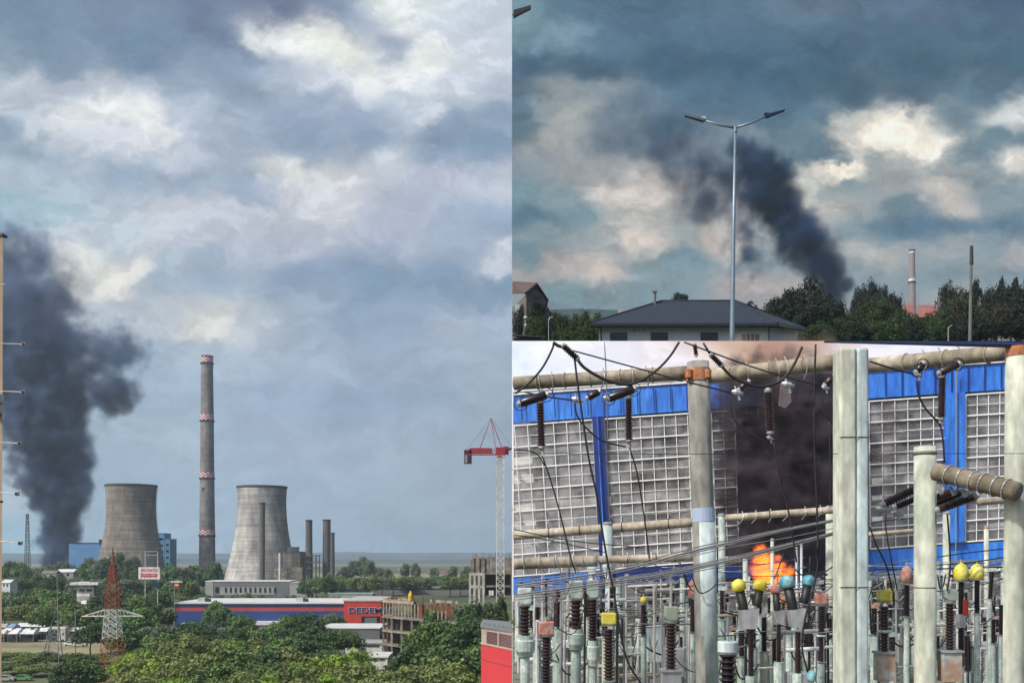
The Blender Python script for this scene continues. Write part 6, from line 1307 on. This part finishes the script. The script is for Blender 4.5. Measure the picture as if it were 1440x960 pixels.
# ================================================================== SMOKE
def smoke(label, blobs, color, dens, nscale, amp, rate, group=None, absorb=None, edge=2.6, name='smoke', cat='smoke', grow=1.25, fade=None, emit=None, kind='stuff'):
    cs = [(P(b[0], b[1], b[2]), b[3]/F*b[2], b[4] if len(b) > 4 else 1.0) for b in blobs]
    bm = bmesh.new()
    for c, r, w_ in cs: bmesh.ops.create_icosphere(bm, subdivisions=3, radius=r*grow, matrix=Matrix.Translation(c))
    me = bpy.data.meshes.new(name); bm.to_mesh(me); bm.free(); o = bpy.data.objects.new(name, me); col.objects.link(o)
    md = o.modifiers.new('union', 'REMESH'); md.mode = 'VOXEL'; md.voxel_size = max(min(r for c, r, w_ in cs)*.22, 1e-3)
    dg = bpy.context.evaluated_depsgraph_get(); me2 = bpy.data.meshes.new_from_object(o.evaluated_get(dg)); o.modifiers.clear(); o.data = me2; me2.materials.clear()
    m = bpy.data.materials.new('smoke_volume'); m.use_nodes = True; n = m.node_tree.nodes; L = m.node_tree.links; n.remove(n['Principled BSDF'])
    tc = n.new('ShaderNodeTexCoord'); sc_ = 1/nscale
    def noise(scale, detail, src):
        no = n.new('ShaderNodeTexNoise'); no.inputs['Scale'].default_value = scale; no.inputs['Detail'].default_value = detail; no.inputs['Roughness'].default_value = .58; L.new(src, no.inputs[0]); return no
    w1 = noise(sc_*.5, 3, tc.outputs['Object']); sub = n.new('ShaderNodeVectorMath'); sub.operation = 'SUBTRACT'; L.new(w1.outputs['Color'], sub.inputs[0]); sub.inputs[1].default_value = (.5, .5, .5)
    scl = n.new('ShaderNodeVectorMath'); scl.operation = 'MULTIPLY_ADD'; L.new(sub.outputs[0], scl.inputs[0]); scl.inputs[1].default_value = (nscale*1.4,)*3; L.new(tc.outputs['Object'], scl.inputs[2])
    pos = scl.outputs[0]; acc = None
    for c, r, w_ in cs:
        d_ = n.new('ShaderNodeVectorMath'); d_.operation = 'DISTANCE'; L.new(pos, d_.inputs[0]); d_.inputs[1].default_value = c
        q = n.new('ShaderNodeMath'); q.operation = 'MULTIPLY_ADD'; L.new(d_.outputs['Value'], q.inputs[0]); q.inputs[1].default_value = -1.0/r; q.inputs[2].default_value = 1.0
        if w_ != 1.0:
            q2 = n.new('ShaderNodeMath'); q2.operation = 'MULTIPLY'; L.new(q.outputs[0], q2.inputs[0]); q2.inputs[1].default_value = w_; q = q2
        if acc is None: acc = q.outputs[0]
        else:
            mm = n.new('ShaderNodeMath'); mm.operation = 'SMOOTH_MAX'; mm.inputs[2].default_value = .2; L.new(acc, mm.inputs[0]); L.new(q.outputs[0], mm.inputs[1]); acc = mm.outputs[0]
    nz_ = noise(sc_, 6, tc.outputs['Object']); a1 = n.new('ShaderNodeMath'); a1.operation = 'MULTIPLY_ADD'; L.new(nz_.outputs[0], a1.inputs[0]); a1.inputs[1].default_value = amp; a1.inputs[2].default_value = -amp*.52
    a2 = n.new('ShaderNodeMath'); a2.operation = 'ADD'; L.new(acc, a2.inputs[0]); L.new(a1.outputs[0], a2.inputs[1])
    a3 = n.new('ShaderNodeMath'); a3.operation = 'MULTIPLY'; a3.use_clamp = True; L.new(a2.outputs[0], a3.inputs[0]); a3.inputs[1].default_value = edge
    a4 = n.new('ShaderNodeMath'); a4.operation = 'POWER'; L.new(a3.outputs[0], a4.inputs[0]); a4.inputs[1].default_value = 1.6
    a5 = n.new('ShaderNodeMath'); a5.operation = 'MULTIPLY'; L.new(a4.outputs[0], a5.inputs[0]); a5.inputs[1].default_value = dens
    if fade:      # the plume thins out downwind: (axis, start, end, density left at the end)
        sx_ = n.new('ShaderNodeSeparateXYZ'); L.new(pos, sx_.inputs[0]); fr = n.new('ShaderNodeMapRange'); fr.interpolation_type = 'SMOOTHSTEP'
        fr.inputs['From Min'].default_value = fade[1]; fr.inputs['From Max'].default_value = fade[2]; fr.inputs['To Min'].default_value = 1; fr.inputs['To Max'].default_value = fade[3]
        L.new(sx_.outputs[fade[0]], fr.inputs[0]); a6 = n.new('ShaderNodeMath'); a6.operation = 'MULTIPLY'; L.new(a5.outputs[0], a6.inputs[0]); L.new(fr.outputs[0], a6.inputs[1]); a5 = a6
    pv = n.new('ShaderNodeVolumePrincipled'); pv.inputs['Color'].default_value = (*color, 1); pv.inputs['Anisotropy'].default_value = 0.1
    if not emit:
        cn = noise(sc_*.45, 4, pos); cm = n.new('ShaderNodeMapRange'); cm.inputs['From Min'].default_value = .35; cm.inputs['From Max'].default_value = .68; cm.inputs['To Min'].default_value = .5; cm.inputs['To Max'].default_value = 1.7; L.new(cn.outputs[0], cm.inputs[0])
        ch = n.new('ShaderNodeHueSaturation'); ch.inputs['Color'].default_value = (*color, 1); L.new(cm.outputs[0], ch.inputs['Value']); L.new(ch.outputs[0], pv.inputs['Color'])
    if emit:
        cr = n.new('ShaderNodeValToRGB'); L.new(a3.outputs[0], cr.inputs[0]); el = cr.color_ramp.elements; el[0].position = .1; el[0].color = (.8, .03, .001, 1); el[1].position = 1; el[1].color = (1, .26, .015, 1); q = el.new(.7); q.color = (1, .075, .003, 1)
        L.new(cr.outputs[0], pv.inputs['Emission Color']); es = n.new('ShaderNodeMath'); es.operation = 'MULTIPLY'; L.new(a4.outputs[0], es.inputs[0]); es.inputs[1].default_value = emit; L.new(es.outputs[0], pv.inputs['Emission Strength'])
    if absorb: pv.inputs['Absorption Color'].default_value = (*absorb, 1)
    L.new(a5.outputs[0], pv.inputs['Density']); L.new(pv.outputs[0], n['Material Output'].inputs['Volume'])
    m.cycles.volume_step_rate = rate; m.cycles.volume_sampling = 'DISTANCE'
    me2.materials.append(m); tag(o, label, cat, group, kind); return o
dL = 1150
smoke('thick dark blue grey smoke column rising beside the brown cooling tower', [(b[0], b[1], dL, b[2], *(b[3:])) for b in (
    (78, 796, 20), (82, 780, 27), (86, 757, 36), (88, 728, 34), (85, 700, 44), (104, 682, 32), (70, 668, 48), (100, 650, 38), (80, 625, 52), (60, 590, 62), (92, 580, 42), (50, 540, 78), (105, 535, 38, .8), (50, 480, 84), (115, 480, 42, .55), (155, 495, 44, .7), (158, 555, 40, .75), (182, 488, 34, .6), (130, 520, 40, .6), (30, 420, 76, .8), (75, 420, 58, .7), (45, 360, 56, .65), (100, 400, 32, .5), (0, 360, 62, .7), (-40, 450, 90, .8), (20, 640, 40, .3), (5, 610, 50, .3), (-60, 380, 80, .7))],
    (.15, .215, .36), .17, 20, 1.7, .12, edge=1.9, name='smoke_column', fade=(2, Z(640, dL), Z(380, dL), .28))
dR = 620
smoke('dark navy smoke plume leaning left from behind the hillside trees', [(b[0], b[1], dR, b[2], *(b[3:])) for b in (
    (1168, 432, 22), (1170, 412, 26), (1165, 390, 32), (1152, 368, 38), (1135, 345, 42), (1115, 320, 46), (1095, 295, 48), (1075, 265, 50), (1065, 235, 44), (1050, 215, 34, .8), (1100, 240, 30, .8), (1025, 260, 42, .6), (990, 240, 46, .5), (960, 215, 44, .45), (985, 280, 48, .7), (925, 200, 56, .7), (885, 180, 54, .6), (850, 190, 40, .5), (950, 250, 44, .6), (1055, 365, 34, .4), (1040, 330, 36, .35), (1190, 395, 16))],
    (.045, .105, .215), .26, 11, 1.5, .12, edge=1.7, name='smoke_plume', fade=(0, X(1115, dR), X(900, dR), .13))
smoke('black smoke pouring from the burnt out middle of the hall', [(b[0], b[1], 39.3, b[2], *(b[3:])) for b in (
    (1100, 640, 72), (1140, 600, 52), (1060, 660, 46), (1150, 680, 50), (1060, 600, 40, .9), (1100, 710, 70), (1060, 760, 44), (1130, 770, 52), (1165, 560, 36, .8), (1100, 560, 52, .8), (1050, 555, 34, .5), (1200, 610, 40, .7), (1245, 590, 34, .42), (1235, 640, 34, .4), (1030, 640, 50, .8), (1026, 585, 48, .8), (1025, 540, 38, .8), (1030, 700, 44, .7), (1060, 530, 40, .8), (1110, 530, 40, .8), (1150, 535, 36, .8), (1160, 520, 30, .5), (1115, 810, 36), (1015, 700, 34, .4))],
    (.17, .145, .17), 2.6, .7, 1.9, .2, edge=1.8, name='fire_smoke')
smoke('thin peach coloured smoke drifting above the burning hall', [(b[0], b[1], 50, b[2], *(b[3:])) for b in ((1080, 500, 44, .8), (1115, 495, 40, .7), (1050, 495, 34, .6), (1140, 515, 34, .6), (1160, 495, 30, .4))],
    (.85, .62, .48), .22, 1.6, 1.4, .3, name='peach_smoke')

smoke('large round orange flame burning behind the yellow capped breaker', [(1077, 806, 34.5, 22), (1073, 788, 34.5, 18), (1070, 775, 34.5, 12), (1084, 820, 34.5, 18), (1064, 802, 34.5, 12), (1090, 800, 34.5, 14)], (.02, .01, .01), .8, .13, 2.3, .15, cat='flame', group='flames at the foot of the smoke', name='flame', emit=5, kind='thing')
smoke('smaller ragged red flame right of the large round one', [(1102, 812, 34, 15), (1098, 797, 34, 11), (1110, 803, 34, 11), (1094, 784, 34, 7)], (.02, .01, .01), .8, .12, 2.3, .15, cat='flame', group='flames at the foot of the smoke', name='flame', emit=4, kind='thing')
smoke('low orange flame glowing between the yellow and teal breakers', [(1097, 838, 33, 9), (1103, 852, 33, 9), (1099, 864, 33, 6)], (.02, .01, .01), .8, .22, 1.5, .15, cat='flame', group='flames at the foot of the smoke', name='flame', emit=4.5, kind='thing')
